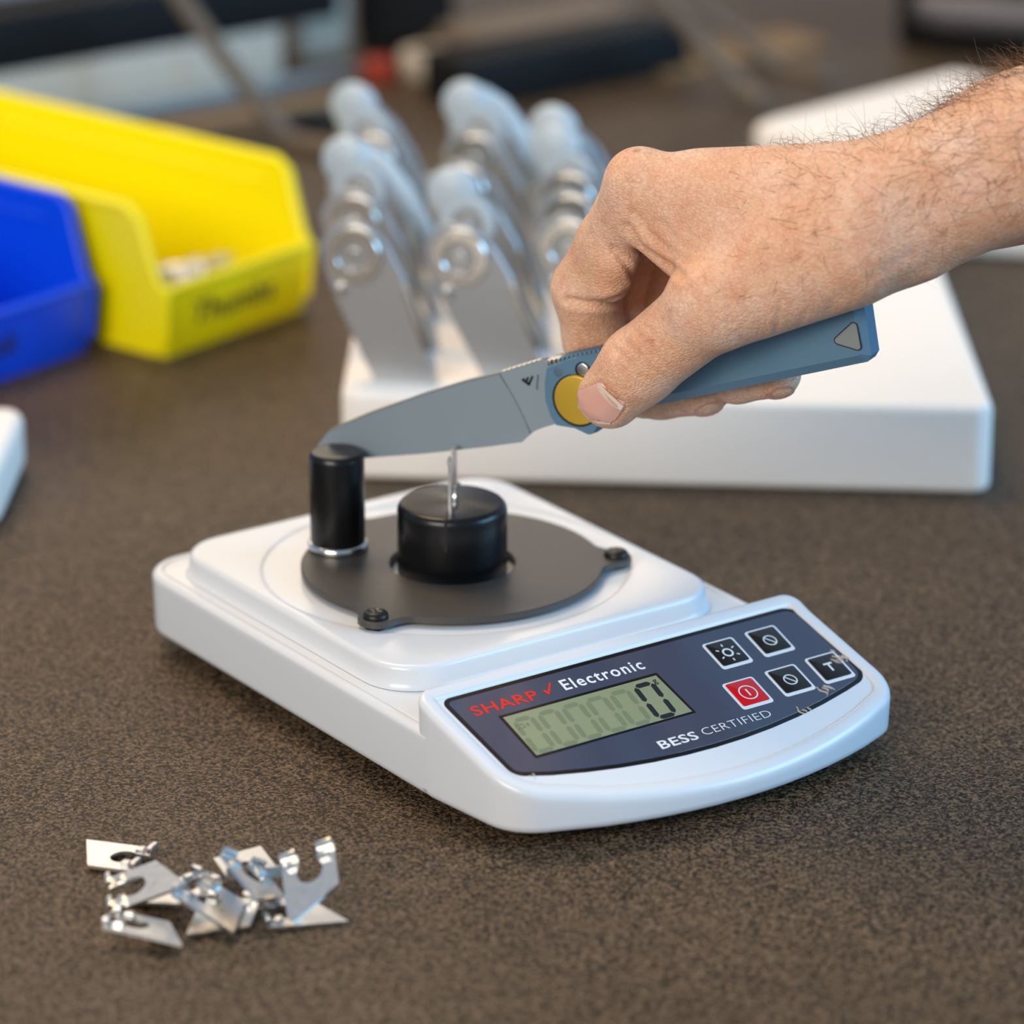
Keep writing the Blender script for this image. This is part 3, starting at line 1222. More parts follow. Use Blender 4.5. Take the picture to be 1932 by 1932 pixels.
# folds and creases of the skin: (polyline in the view, half width, depth mm)
creases = [
    ([(1072, 566), (1100, 573), (1140, 574), (1178, 562), (1196, 548)], 7, 1.1),
    ([(1158, 470), (1180, 497), (1200, 530)], 6, 0.9),
    ([(1185, 428), (1205, 465), (1240, 490), (1268, 505), (1286, 520)], 8, 1.1),
    ([(1196, 402), (1222, 440), (1262, 470), (1296, 490)], 7, 0.6),
    ([(1250, 420), (1276, 455), (1300, 470)], 7, 0.5),
    ([(1150, 650), (1180, 672), (1215, 715)], 5, 0.18),
    ([(1172, 640), (1200, 665), (1232, 700)], 5, 0.22),
    ([(1195, 622), (1222, 648), (1250, 688)], 6, 0.25),
    ([(1164, 662), (1188, 690), (1206, 724)], 5, 0.2),
    ([(1212, 610), (1240, 636), (1268, 672)], 5, 0.22),
    ([(1300, 540), (1318, 580), (1328, 630)], 6, 0.2),
    ([(1330, 528), (1346, 572), (1352, 622)], 6, 0.22),
    ([(1360, 520), (1374, 562), (1380, 610)], 6, 0.22),
    ([(1392, 510), (1404, 552), (1408, 602)], 6, 0.18),
    ([(1460, 640), (1468, 600), (1474, 566)], 5, 0.35),
    ([(1500, 628), (1520, 590)], 5, 0.25),
    ([(1600, 560), (1650, 515), (1720, 480)], 10, 0.3),
    ([(1560, 590), (1600, 530), (1640, 496)], 9, 0.25),
]
pxs = to_px(HV)
view = HV - CAM
view /= np.linalg.norm(view, axis=1, keepdims=True)
facing = np.clip(-(HN * view).sum(1) * 3, 0, 1)
sdist = -((HV - KP) @ KN)
facing *= np.clip((sdist + 14) / 6, 0, 1)
disp_ = np.zeros(len(HV))
for poly, w, dep in creases:
    best = np.full(len(HV), 1e9)
    for (a, b_) in zip(poly[:-1], poly[1:]):
        a, b_ = np.array(a, float), np.array(b_, float)
        d = b_ - a
        t = np.clip(((pxs - a) @ d) / (d @ d), 0, 1)
        best = np.minimum(best, np.linalg.norm(pxs - a - t[:, None] * d, axis=1))
    disp_ -= dep * (np.exp(-(best / w) ** 2) - 0.35 * np.exp(-((best - 2.1 * w) / (1.1 * w)) ** 2)) * facing
# bed of the thumb nail, framed by a raised fold of skin
NAIL = round_poly([(1090, 740), (1133, 719), (1184, 764), (1156, 798), (1114, 791), (1094, 770)], [7, 8, 8, 14, 16, 14], 5)
edge_d = np.full(len(HV), 1e9)
inside = np.zeros(len(HV), bool)
for a, b_ in zip(NAIL, np.roll(NAIL, -1, 0)):
    d = b_ - a
    t = np.clip(((pxs - a) @ d) / (d @ d + 1e-9), 0, 1)
    edge_d = np.minimum(edge_d, np.linalg.norm(pxs - a - t[:, None] * d, axis=1))
    cr_ = ((a[1] > pxs[:, 1]) != (b_[1] > pxs[:, 1])) & (pxs[:, 0] < (b_[0] - a[0]) * (pxs[:, 1] - a[1]) / (b_[1] - a[1] + 1e-9) + a[0])
    inside ^= cr_
free = np.clip((pxs[:, 1] - pxs[:, 0] * 0.55 - 150) / 20, 0, 1)      # no fold at the free edge
disp_ += np.where(inside, -0.30, 0.30 * np.exp(-((edge_d - 6) / 5.0) ** 2) * (1 - free)) * facing * (pxs[:, 0] < 1215)
HV = HV + HN * disp_[:, None]
HN = vnormals(HV, HQ)


def skin_material():
    m = bpy.data.materials.new('skin')
    m.use_nodes = True
    nt = m.node_tree
    L = nt.links.new
    b = nt.nodes['Principled BSDF']
    tc = nt.nodes.new('ShaderNodeTexCoord')

    def noise(scale, detail=3, rough=0.5):
        n_ = nt.nodes.new('ShaderNodeTexNoise')
        n_.inputs['Scale'].default_value = scale
        n_.inputs['Detail'].default_value = detail
        n_.inputs['Roughness'].default_value = rough
        L(tc.outputs['Object'], n_.inputs['Vector'])
        return n_

    def ramp(src, stops):
        r = nt.nodes.new('ShaderNodeValToRGB')
        e = r.color_ramp.elements
        while len(e) < len(stops):
            e.new(0.5)
        for el, (p, c) in zip(e, stops):
            el.position = p
            el.color = (*c, 1)
        L(src, r.inputs['Fac'])
        return r

    def mix(fac, a, b_, mode='MIX'):
        x = nt.nodes.new('ShaderNodeMix')
        x.data_type = 'RGBA'
        x.blend_type = mode
        if isinstance(fac, float):
            x.inputs['Factor'].default_value = fac
        else:
            L(fac, x.inputs['Factor'])
        for s_, v_ in (('A', a), ('B', b_)):
            sock = [i for i in x.inputs if i.name == s_ and i.type == 'RGBA'][0]
            if isinstance(v_, tuple):
                sock.default_value = (*v_, 1)
            else:
                L(v_, sock)
        return [o for o in x.outputs if o.type == 'RGBA'][0]
    base = ramp(noise(55, 4).outputs['Fac'], [(0.30, rgb(234, 180, 142)), (0.50, rgb(243, 196, 162)), (0.72, rgb(249, 210, 184))])
    red = noise(210, 5, 0.65)
    rr_ = ramp(red.outputs['Fac'], [(0.46, (0, 0, 0)), (0.74, (0.5, 0.5, 0.5))])
    c1 = mix(rr_.outputs['Color'], base.outputs['Color'], rgb(222, 142, 104))
    fine = noise(760, 5, 0.75)
    fr_ = ramp(fine.outputs['Fac'], [(0.34, rgb(206, 168, 150)), (0.60, (1, 1, 1))])
    c2 = mix(0.40, c1, fr_.outputs['Color'], 'MULTIPLY')
    # freckles
    vo = nt.nodes.new('ShaderNodeTexVoronoi')
    vo.inputs['Scale'].default_value = 115
    vo.inputs['Randomness'].default_value = 1.0
    L(tc.outputs['Object'], vo.inputs['Vector'])
    fk = ramp(vo.outputs['Distance'], [(0.06, (1, 1, 1)), (0.20, (0, 0, 0))])
    gate = ramp(noise(38, 2).outputs['Fac'], [(0.54, (0, 0, 0)), (0.66, (0.7, 0.7, 0.7))])
    mm_ = mix(1.0, fk.outputs['Color'], gate.outputs['Color'], 'MULTIPLY')
    c3 = mix(mm_, c2, rgb(150, 92, 56))
    L(c3, b.inputs['Base Color'])
    b.inputs['Subsurface Weight'].default_value = 0.35
    b.inputs['Subsurface Radius'].default_value = (1.0, 0.35, 0.2)
    b.inputs['Subsurface Scale'].default_value = 0.0022
    b.inputs['Roughness'].default_value = 0.46
    b.inputs['Specular IOR Level'].default_value = 0.4
    # skin lines: fine cells plus pores
    mp = nt.nodes.new('ShaderNodeMapping')
    mp.inputs['Rotation'].default_value = (0.4, 0.3, 0.5)
    mp.inputs['Scale'].default_value = (1.0, 1.0, 1.5)
    L(tc.outputs['Object'], mp.inputs['Vector'])
    ce = nt.nodes.new('ShaderNodeTexVoronoi')
    ce.feature = 'DISTANCE_TO_EDGE'
    ce.inputs['Scale'].default_value = 620
    L(mp.outputs[0], ce.inputs['Vector'])
    cr = nt.nodes.new('ShaderNodeMapRange')
    cr.inputs[2].default_value = 0.16
    L(ce.outputs['Distance'], cr.inputs[0])
    add = nt.nodes.new('ShaderNodeMath')
    add.operation = 'ADD'
    L(cr.outputs[0], add.inputs[0])
    L(fine.outputs['Fac'], add.inputs[1])
    bp = nt.nodes.new('ShaderNodeBump')
    bp.inputs['Strength'].default_value = 0.5
    bp.inputs['Distance'].default_value = 0.0004
    L(add.outputs[0], bp.inputs['Height'])
    L(bp.outputs[0], b.inputs['Normal'])
    return m


M_SKIN = skin_material()
me = bpy.data.meshes.new('person')
me.from_pydata((HV * MM).tolist(), [], HQ.tolist())
me.update()
me.shade_smooth()
me.materials.append(M_SKIN)
person = link(bpy.data.objects.new('person', me), None)
tag(person, 'bare right hand and hairy forearm reaching in and gripping the open knife', 'person')

bvh = BVHTree.FromPolygons([Vector(p) for p in HV], HQ.tolist())


def nail(outline, tip, lift=0.35):
    """outline given in the view; projected onto the finger and raised as a thin curved plate"""
    P = np.array(outline, float)
    c = P.mean(0)
    rings_t, ok = [], True
    lay = []
    for s, h in ((1.0, -0.25), (0.98, lift * 0.7), (0.9, lift), (0.6, lift + 0.08), (0.3, lift + 0.1), (0.02, lift + 0.1)):
        ring_ = []
        for p in P:
            q = c + (p - c) * s
            hit, nn, _, _ = bvh.ray_cast(Vector(CAM), Vector(ray(*q)).normalized())
            if hit is None:
                hit, nn, _, _ = bvh.find_nearest(Vector(hp(q[0], q[1], 14)))
            ring_.append(np.array(hit) + np.array(nn) * h)
        lay.append(ring_)
    v, f = loft(lay, False, True)
    return mesh('finger_nail', v, f, M_NAIL, person, 60)


nail(NAIL[::-1], None, 0.6)
bv2 = None


def view_patch(name, poly, lift, thick, mat):
    """a thin plate lying on the finger, outlined in the view"""
    lay = []
    for h in (lift - thick, lift):
        rg_ = []
        for q in poly:
            hit, nn, _, _ = bvh.ray_cast(Vector(CAM), Vector(ray(*q)).normalized())
            if hit is None:
                hit, nn, _, _ = bvh.find_nearest(Vector(hp(q[0], q[1], 14)))
            rg_.append(np.array(hit) + np.array(nn) * h)
        lay.append(rg_)
    v, f = loft(lay)
    return mesh(name, v, f, mat, person, 40)


view_patch('nail_lunula', [(1134, 722), (1150, 738), (1166, 752), (1180, 764), (1172, 769), (1158, 762), (1144, 749), (1134, 736), (1131, 727)], 1.0, 0.35, M_NAILTIP)
tip_poly = [(1089, 744), (1094, 768), (1110, 788), (1130, 797), (1152, 799), (1152, 796), (1131, 793), (1113, 784), (1098, 765), (1093, 745)]
lay = []
for h in (-0.1, 0.5):
    rg_ = []
    for q in tip_poly:
        hit, nn, _, _ = bvh.ray_cast(Vector(CAM), Vector(ray(*q)).normalized())
        if hit is None:
            hit, nn, _, _ = bvh.find_nearest(Vector(hp(q[0], q[1], 14)))
        rg_.append(np.array(hit) + np.array(nn) * h)
    lay.append(rg_)
v, f = loft(lay)
mesh('nail_free_edge', v, f, M_NAILTIP, person, 40)


def low_nail(px, s, along, w, l):
    """nails seen edge-on under the handle"""
    c = hp(px[0], px[1], s)
    hit, nn, _, _ = bvh.find_nearest(Vector(c))
    nn = np.array(nn)
    a = np.array(along, float)
    a -= nn * (a @ nn)
    a /= np.linalg.norm(a)
    t = np.cross(nn, a)
    vv = []
    for h in (0.0, 0.45):
        for k in range(16):
            q = 2 * math.pi * k / 16
            p = np.array(hit) + a * l * math.cos(q) + t * w * math.sin(q)
            h2, n2, _, _ = bvh.find_nearest(Vector(p))
            vv.append(np.array(h2) + np.array(n2) * h)
    v, f = loft([vv[:16], vv[16:]])
    mesh('finger_nail', v, f, M_NAIL, person, 60)


low_nail((1342, 790), -8, KX, 4.2, 5.0)
low_nail((1478, 755), -8, KX, 3.8, 4.6)

# hair
hr = np.random.default_rng(5)
arm_dir = hp(1932, 230, -2) - hp(1500, 300, -2)
arm_dir /= np.linalg.norm(arm_dir)
hv, hf = [], []
cand = np.where((pxs[:, 0] > 1230) & (pxs[:, 0] < 2300))[0]
w_top = np.clip((HN[cand] @ np.array([0, -0.35, 0.95])) + 0.25, 0, 1)
xx = pxs[cand, 0]
dens = np.clip((xx - 1330) / 480, 0.02, 1.0) ** 1.3 * w_top ** 1.2
dens *= np.where((sdist[cand] > -70), 1, 0.2)
pick = hr.choice(cand, size=2400, replace=False, p=dens / dens.sum())
for i in pick:
    p = HV[i].copy()
    n_ = HN[i]
    L_ = hr.uniform(4.0, 9.0) * (0.75 if pxs[i, 0] < 1500 else 1.4)
    # hairs lie towards the little finger side and the hand, curling as they go
    d = n_ * hr.uniform(0.25, 0.7) - arm_dir * hr.uniform(-0.2, 0.8) + np.array([0, 0.15, -0.45]) * hr.uniform(-0.3, 1.3) + hr.normal(0, 0.25, 3)
    d /= np.linalg.norm(d)
    bend = -n_ * hr.uniform(0.05, 0.28) + hr.normal(0, 0.10, 3)
    pts = [p]
    for k in range(6):
        p = p + d * L_ / 6
        d = d + bend
        d /= np.linalg.norm(d)
        pts.append(p)
    r0 = hr.uniform(0.045, 0.075)
    v, f = tube(pts, [r0 * (1 - 0.12 * k) for k in range(7)], 3)
    b0 = len(hv)
    hv += v
    hf += [[q + b0 for q in ff_] for ff_ in f]
ho = mesh('arm_hair', hv, hf, M_HAIR, person)
ho['kind'] = 'stuff'


# ================================================================= foam blocks
def foam(name, plan, h, label, bev=3.0):
    poly = round_poly(plan, 6.5, 6)
    v, f = prism(poly, 0, h, bev, 4)
    o = mesh(name, v, f, M_FOAM, None, 50)
    return tag(o, label, 'foam block')


FH = 31.0
foam('foam_block', [(-39.5, 166), (177, 150.5), (172, 430), (-33, 430)], FH, 'large white foam slab holding the upright blades behind the scale')
foam('foam_block', [(112, 470), (186, 424), (250, 414), (268, 500), (203, 560), (122, 484)], 40, 'white foam block further back behind the forearm')
foam('foam_block', [(-148.6, 118), (-146.5, 181), (-215, 190), (-230, 110)], 21, 'white foam block cut off by the left edge of the frame', 4.5)


# ================================================================= blade blanks standing in the foam
def blank(x, y, lean, yaw, white, label):
    root = empty('knife_blank', (0, 0, 0))
    # local: x across, y up along the blank, z out of the face
    body = [(-2, -24), (8, -24), (13.5, 2), (14, 34), (12, 46), (8, 54), (1, 58), (-6, 57), (-11, 52), (-12, 44), (-12, 34), (-8.5, 4)]
    poly = round_poly(body, [1, 1, 4, 4, 4, 5, 6, 5, 4, 4, 4, 4], 3)
    M = np.array(Matrix.Translation((x, y, FH)) @ Matrix.Rotation(math.radians(yaw), 4, 'Z') @ Matrix.Rotation(math.radians(-lean), 4, 'Y') @ Matrix.Rotation(math.radians(90), 4, 'X'))

    def B(g, name, mat, parent):
        g.move(M)
        return g.build(name, mat, parent, 35)
    pl = B(Geo().add(*prism(poly, -1.7, 1.7, 0.4, 1)), 'blank_plate', M_BLANK, root)
    ring_ = [(9.6, 1.6), (9.6, 3.4), (9.2, 3.9), (6.0, 3.9), (5.4, 3.2), (5.4, 1.6)]
    B(Geo().add(*lathe(ring_, 28, True, 0, 46)), 'pivot_boss', M_BRIGHT if not white else M_PALE, pl)
    B(Geo().add(*lathe([(5.3, 1.6), (5.3, 2.4), (2.4, 2.4)], 24, False, 0, 46)), 'bearing_seat', M_BLANK, pl)
    B(Geo().add(*lathe([(2.0, 1.6), (2.0, 3.4), (1.4, 4.0)], 18, False, 0, 46)), 'pivot_pin', M_BRIGHT, pl)
    B(Geo().add(*lathe([(1.7, 1.6), (1.7, 4.6), (1.2, 5.0)], 14, False, -9.0, 36)), 'stop_pin', M_BRIGHT, pl)
    # grooved spine strip on the right edge
    B(Geo().box(12.0, 14.4, 8, 32, -2.6, 2.6, 0.6), 'spine_strip', M_BRIGHT, pl)
    if white:
        cap = [(0.5, 4.4), (5.4, 4.2), (8.2, 2.6), (9.4, 0), (8.2, -2.6), (5.4, -4.2), (0.5, -4.4)]
        g = Geo().add(*lathe(cap, 26, False, 0, 0))
        g.v = [(p[0] - 2.0, p[1] + 57.0, p[2] - 1.0) for p in g.v]
        B(g, 'white_cap', M_PALE, root)
    if white == 2:
        g = Geo().add(*tube([(2, 58, -4), (8, 52, -4.5), (13, 40, -4.5), (17, 22, -4)], [5.0, 4.6, 4.0, 2.5], 12))
        B(g, 'white_sleeve', M_PALE, root)
    tag(root, label, 'knife blank', 'steel knife blanks standing in the foam')
    return root


rows = [('left', -19.5, 178, 38, [0, 0, 2, 0, 1]), ('middle', 18.0, 178, 38, [0, 1, 0, 0, 2]), ('right', 52.0, 186, 28, [0, 0, 0, 1, 1])]
for nm, x0, y0, dy_, wh in rows:
    for k in range(5):
        yy = y0 + dy_ * k
        blank(x0 + 0.5 * k + rng.uniform(-1, 1), yy, 21 + rng.uniform(-3, 3), -16 + rng.uniform(-4, 4), wh[k],
              'steel knife blank with %s, %s in the %s row in the foam' % (
                  ('white cap' if wh[k] else 'bare pivot'), ['frontmost', 'second from front', 'third from front', 'fourth from front', 'rearmost'][k], nm))

# ================================================================= storage bins
BA = math.radians(-39)


def bin_(corner, mat, label, word, wlen, name='storage_bin'):
    """corner: front right bottom corner on the bench; x = towards the front, y = towards the right"""
    root = empty(name, (corner[0], corner[1], 0), BA)
    D, W, H, LIP, SB, FL, t = 190.0, 76.5, 56.0, 26.0, 9.0, 2.5, 2.2
    prof = [(-D, 0), (-6, 0), (0, 5), (2.5, LIP), (-2, LIP + 3), (-SB, H - 4), (-SB - 5, H), (-D - 6, H)]
    g = Geo()
    for sgn in (1, -1):          # side walls, flaring outwards
        def yy(z, off):
            return (0 if sgn > 0 else -W) + sgn * (FL * z / H) - sgn * off
        ring_o = [(x, yy(z, 0), z) for x, z in prof]
        ring_i = [(x, yy(z, t), z) for x, z in prof]
        g.add(*loft([ring_o, ring_i]))
    def slab(p, q):              # wall running across, from (x,z) p to q
        (x0, z0), (x1, z1) = p, q
        vv = []
        for (x, z, o) in ((x0, z0, 0), (x1, z1, 0), (x1, z1, t), (x0, z0, t)):
            f_ = FL * z / H
            vv += [(x - o, f_ - t * 0.5, z), (x - o, -W - f_ + t * 0.5, z)]
        g.add(vv, [[0, 1, 3, 2], [2, 3, 5, 4], [4, 5, 7, 6], [6, 7, 1, 0], [0, 2, 4, 6], [1, 7, 5, 3]])
    slab((0, 3), (2.5, LIP))
    slab((-D + t, 0), (-D - 6 + t, H))
    g.box(-D, -1, -W + 1, -1, 0.0, 2.4)
    g.build('bin_shell', mat, root)
    # rolled rim along sides and lip
    for sgn in (1, -1):
        y_of = lambda z: (0 if sgn > 0 else -W) + sgn * (FL * z / H)
        pts = [(-D - 6, y_of(H), H - 0.5), (-SB - 6, y_of(H), H - 0.5), (-SB - 1, y_of(H - 4), H - 4), (-2, y_of(LIP + 3), LIP + 3), (2.3, y_of(LIP), LIP - 1), (0.4, y_of(6), 6)]
        mesh('rim', *tube(pts, [1.9, 1.9, 1.9, 1.7, 1.6, 1.4], 10), mat, root, 50)
    f1 = FL * LIP / H
    mesh('lip_rim', *tube([(1.6, -W - f1, LIP), (1.6, f1, LIP)], 1.8, 10), mat, root, 50)
    mesh('inner_ledge', *tube([(-D, FL * 0.83 - 2.4, 47), (-SB - 10, FL * 0.83 - 2.4, 47)], [1.6, 1.2], 8), mat, root, 50)
    vv, ff = text_geo(word, wlen, 9.0, 0.012, 0.0, 1.0, 0.15)
    lz = math.atan2(2.5, LIP - 3)
    vx = [(0.25 + 2.5 * (z_ - 3) / (LIP - 3) + 0.05, -W + 14 + x_, z_) for x_, z_ in [(p[0], p[1] + 10) for p in vv]]
    mesh('marker_writing', vx, ff, M_INK, root)
    tag(root, label, 'storage bin', 'plastic storage bins')
    return root


by = bin_((-60.0, 353.5), M_YELLOW, 'yellow plastic storage bin with an open front and black marker writing', 'Thumbs', 44)
bb = bin_((-137.0, 303.5), M_BLUE, 'blue plastic storage bin beside the yellow bin, cut off by the frame', 'Disk', 26)
# small metal parts inside the yellow bin
for k in range(7):
    g = Geo().add(*prism(round_poly([(-7, -4), (7, -4), (7, 4), (-7, 4)], 1.2, 2), -0.6, 0.6, 0.2, 1))
    sx_ = -9 - 2.2 * (k % 3)
    sy_ = [-69, -60, -51, -64, -55, -45, -37][k]
    h = [26.5, 25.5, 24.5, 27.0, 25.0, 26.0, 26.5][k]
    M = rot('Z', 20 * k) @ rot('X', 50 - 9 * k)
    g.move(M)
    g.v = [(x + sx_, y + sy_, z + h) for x, y, z in g.v]
    o = g.build('metal_part', M_BLANK)
    o.matrix_world = Matrix.Translation(Vector((-60.0, 353.5, 0)) * MM) @ Matrix.Rotation(BA, 4, 'Z')
    tag(o, 'small grey metal part heaped behind the lip of the yellow bin', 'metal part', 'metal parts in the yellow bin')
# the heap they lie on
hx = Geo()
for k in range(30):
    r_ = random.Random(k)
    g = Geo().add(*prism(round_poly([(-7, -4), (7, -4), (7, 4), (-7, 4)], 1.2, 2), -0.6, 0.6, 0.2, 1))
    g.move(rot('Z', r_.uniform(0, 180)) @ rot('X', r_.uniform(-25, 25)))
    lay_ = k // 6
    g.v = [(x - 14 - 6 * r_.random(), y - 42 - 26 * r_.random(), z + 4.5 + 4.2 * lay_) for x, y, z in g.v] if False else [(x + dx_, y + dy_, z + 5 + 4.0 * lay_) for x, y, z in g.v for dx_, dy_ in [(-15 - (k % 2) * 4, -66 + 6.5 * (k % 6))]]
    hx.add(g.v, g.f)
ho = hx.build('metal_parts_heap', M_BLANK)
ho.matrix_world = Matrix.Translation(Vector((-60.0, 353.5, 0)) * MM) @ Matrix.Rotation(BA, 4, 'Z')
tag(ho, 'heap of small grey metal parts at the bottom of the yellow bin', 'metal parts', kind='stuff')


# ================================================================= things far back on the bench
DA = math.radians(36)
dA = np.array([math.cos(DA), math.sin(DA)])
dB = np.array([-dA[1], dA[0]])


def far_box(name, px, z, l0, l1, depth, h, mat, label, cat, bev=2.0, extra=None, z0=0.0, rz=DA):
    """a box whose front bottom edge runs through pixel px (on height z), from l0 to l1 along its length"""
    c = on_z(px[0], px[1], z)
    root = empty(name, (c[0], c[1], z0), rz)
    mesh('body', *prism(round_poly([(l0, 0), (l1, 0), (l1, depth), (l0, depth)], 3, 3), 0, h, bev, 2), mat, root)
    if extra:
        extra(root, l0, l1, depth, h)
    return tag(root, label, cat)


def grooves(root, l0, l1, depth, h):
    for k in range(2):
        mesh('rail_groove', *box(l0 + 1, l1 - 1, -0.3, 0.6, h * (0.3 + 0.35 * k), h * (0.4 + 0.35 * k)), M_DGREY, root)


def lid(root, l0, l1, depth, h):
    mesh('lid', *prism(round_poly([(l0 - 2, -2), (l1 + 2, -2), (l1 + 2, depth + 2), (l0 - 2, depth + 2)], 3, 3), h, h + 3, 1.2, 2), M_GREYBOX, root)
    for k in range(1, 4):
        x = l0 + (l1 - l0) * k / 4
        mesh('divider_rib', *box(x - 1, x + 1, -1.2, 0.5, 2, h - 1, 0.3), M_GREYBOX, root)


def case_lid(root, l0, l1, depth, h):
    mesh('case_lid', *prism(round_poly([(l0 - 1.5, -1.5), (l1 + 30, -1.5), (l1 + 30, depth + 2), (l0 - 1.5, depth + 2)], 2, 3), h, h + 25, 1.5, 2), M_BLACKBOX, root)
    for k in range(1, 5):
        x = l0 + (l1 - l0) * k / 5
        mesh('divider_rib', *box(x - 1, x + 1, -1.0, 0.5, 2, h - 1, 0.3), M_GREYBOX, root)


far_box('aluminium_rail', (300, 219), 0, -180, 108, 7, 6.5, M_ALU, 'grey aluminium rail lying across the back of the bench', 'rail', 0.6, grooves)
far_box('tan_strip', (560, 212), 0, -75, 42, 15, 2.0, M_TAN, 'tan flat strip lying in front of the aluminium rail', 'ruler', 0.3,
        lambda r, a, b_, d, h: mesh('strip_edge', *box(a + 1, b_ - 1, 1, 3, h - 0.1, h + 0.3), M_ALU, r))  # flat tan strip along the front of the rail
cc = on_z(300, 219, 0)
cc[:2] += dB * 10
case_o = empty('parts_case', (cc[0], cc[1], 0), DA)
mesh('case_body', *prism(round_poly([(-190, 0), (72, 0), (72, 28), (-190, 28)], 3, 3), 0, 28, 1.5, 2), M_GREYBOX, case_o)
case_lid(case_o, -190, 72, 28, 28)
tag(case_o, 'long pale grey case with a black lid behind the aluminium rail', 'case')
cc[:2] += dB * 40
strip = empty('lilac_box', (cc[0], cc[1], 0), DA)
mesh('box_body', *prism(round_poly([(-190, 0), (30, 0), (30, 30), (-190, 30)], 3, 3), 0, 62, 1.5, 2), M_LILAC, strip)
mesh('box_lid', *prism(round_poly([(-191, -1), (31, -1), (31, 31), (-191, 31)], 3, 3), 62, 68, 1.5, 2), M_LILAC, strip)
tag(strip, 'grey lilac box behind the black lid in the upper left corner', 'box')
a_, b2_ = on_z(535, 238, 4.5), on_z(640, 222, 4.5)
rod = empty('black_rod', (0, 0, 0))  # short dark rod in the gap before the tan strip
mesh('rod_body', *tube([a_, a_ + (b2_ - a_) * 0.62], 4.4, 14), M_BLACKBOX, rod)
mesh('rod_end', *tube([a_ + (b2_ - a_) * 0.62, b2_], [4.5, 4.0], 14), M_RUBBER, rod)
tag(rod, 'short black pen lying in front of the tan ruler', 'rod')
far_box('grey_carton', (588, 112), 0, -6, 22, 40, 40, M_GREYBOX, 'small upright beige grey carton between the grey case and black box', 'carton', 1.5,
        lambda r, a, b_, d, h: mesh('carton_flap', *box(a, b_, -0.8, 10, h, h + 1.2, 0.4), M_GREYBOX, r))
far_box('black_speaker_box', (770, 100), 0, -22, 22, 50, 70, M_BLACKBOX, 'black upright box at the top of the view behind the blanks', 'box', 3.0,
        lambda r, a, b_, d, h: mesh('front_panel', *prism(round_poly([(a + 3, -0.8), (b_ - 3, -0.8), (b_ - 3, 0.5), (a + 3, 0.5)], 0.3, 2), 4, h - 4, 0.3, 1), M_DGREY if False else M_BLACKBOX, r), rz=math.radians(6))
far_box('black_bar', (1090, 172), 0, -62, 62, 34, 22, M_BLACKBOX, 'long black bar lying diagonally across the back of the bench', 'bar', 2.0,
        lambda r, a, b_, d, h: mesh('bar_end_cap', *prism(round_poly([(b_ - 1, 1), (b_ + 2.5, 1), (b_ + 2.5, d - 1), (b_ - 1, d - 1)], 1, 2), 1, h - 1, 0.6, 1), M_BLACKBOX, r))
far_box('folded_cloth', (1130, 78), 8, -66, 40, 50, 10, M_TAUPE, 'folded taupe grey cloth behind the black bar', 'cloth', 4.0,
        lambda r, a, b_, d, h: mesh('cloth_fold', *prism(round_poly([(a + 4, 3), (b_ - 8, 3), (b_ - 8, d - 6), (a + 4, d - 6)], 6, 4), h - 1, h + 7, 3.0, 3), M_TAUPE, r))
far_box('warm_light_patch', (1420, 118), 0, -50, 48, 36, 2.0, M_TAN, 'warm light patch on the bench, built as a tan sheet right of the black bar', 'light patch', 0.4,
        lambda r, a, b_, d, h: mesh('light_patch_flap', *box(a + 2, b_ - 14, d - 12, d - 1, h, h + 1.2, 0.3), M_TAN, r))  # tan sheet stands in for warm light reflected on the bench


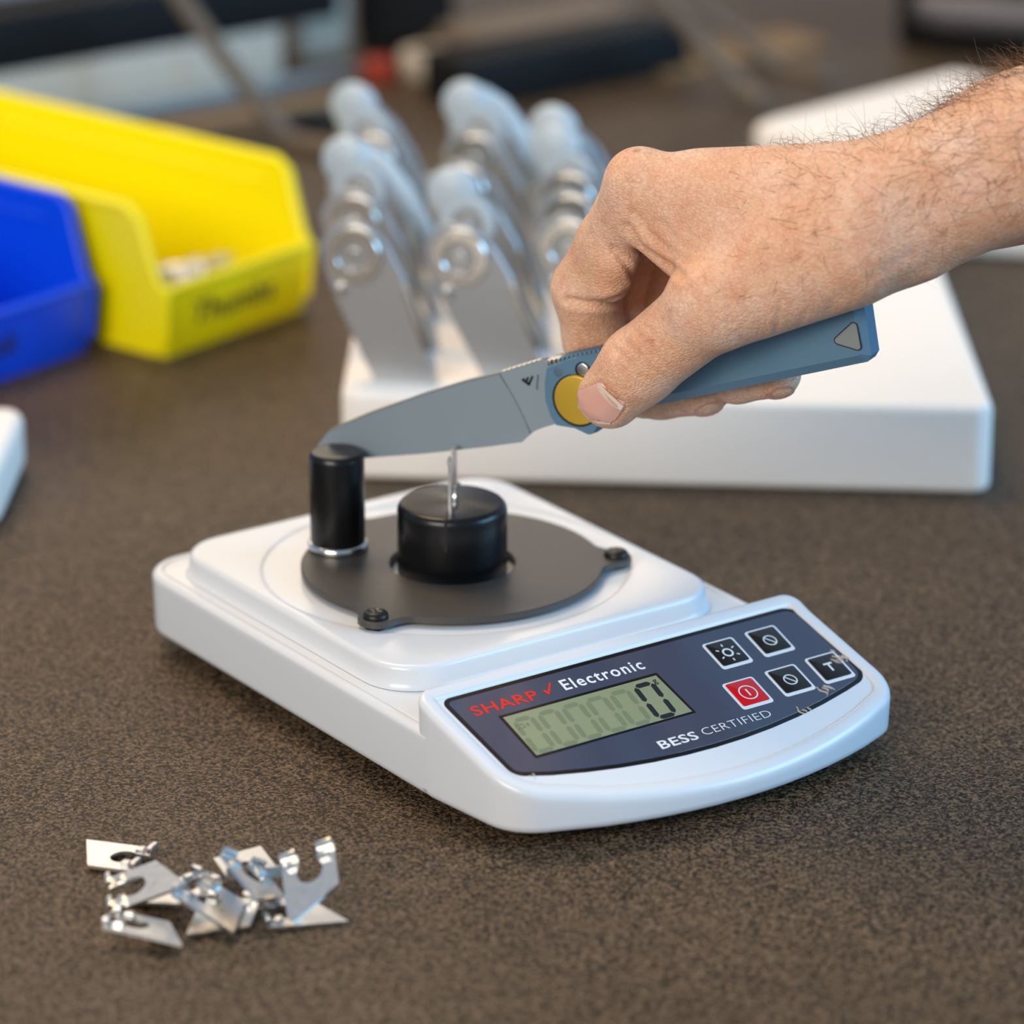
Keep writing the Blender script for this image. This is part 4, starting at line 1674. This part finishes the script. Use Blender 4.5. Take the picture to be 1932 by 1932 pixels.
def case_extra(r, a, b_, d, h):
    mesh('case_ridge', *tube([(a + 10, -1, h * 0.5), (a + 22, -3, h * 0.45), (b_ - 4, -3, h * 0.42)], [7, 9, 9], 14), M_DGREY, r)
    mesh('case_latch', *box(a + 46, a + 66, -6, 0, h * 0.72, h * 0.98, 1.5), M_BRASS, r)


far_box('equipment_case', (1690, 92), 0, 0, 130, 80, 44, M_BLACKBOX, 'black equipment case with a dark grey ridge at the top right corner', 'case', 5.0, case_extra, rz=math.radians(-13))

c = on_z(716, 152, 0)
cap = empty('red_cap', (c[0], c[1], 0))
mesh('cap_body', *lathe([(7, 0), (7.5, 1), (7.2, 8), (6, 9.5), (3, 10)], 28), M_REDCAP, cap)
for k in range(10):
    a = 2 * math.pi * k / 10
    mesh('cap_rib', *tube([(7.3 * math.cos(a), 7.3 * math.sin(a), 1), (7.1 * math.cos(a), 7.1 * math.sin(a), 8)], 0.6, 6), M_REDCAP, cap)
tag(cap, 'small round red cap on the bench behind the blanks', 'cap')
c = on_z(815, 138, 0)
tape = empty('tape_roll', (c[0], c[1], 0))
mesh('tape_body', *lathe([(8, 0), (14, 0), (14.5, 0.8), (14.5, 9), (14, 10), (8, 10)], 36, True), M_GREYBOX, tape)
mesh('tape_core', *lathe([(7.2, 0), (8.1, 0), (8.1, 10.3), (7.2, 10.3)], 30, True), M_TAN, tape)
tag(tape, 'pale grey roll lying behind the blanks beside the red cap', 'roll')


def strap(pxs_, y_plane, w, label, dz=0.0):
    pts = [on_plane(px, py, (0, yp, 0), np.array([0, 1.0, 0])) for (px, py), yp in zip(pxs_, y_plane)]
    pts[0][2] = max(pts[0][2], w)
    g = Geo().add(*tube(pts, w, 10))
    o = g.build('cable', M_TAUPE)
    return tag(o, label, 'cable', 'taupe cables at the back')


strap([(640, 330), (545, 262), (470, 172), (392, 70), (300, -60), (220, -170)], [560, 585, 588, 590, 592, 594], 4.2, 'thick taupe cable crossing in front of the pale grey case')
strap([(1440, 215), (1400, 165), (1335, 95), (1262, 10), (1200, -70)], [640, 655, 660, 664, 668], 4.0, 'taupe cable rising over the right end of the black bar')
strap([(1560, 190), (1480, 130), (1390, 65), (1300, 5), (1230, -50)], [690, 710, 718, 724, 730], 3.6, 'taupe cable curving above the tan light patch')
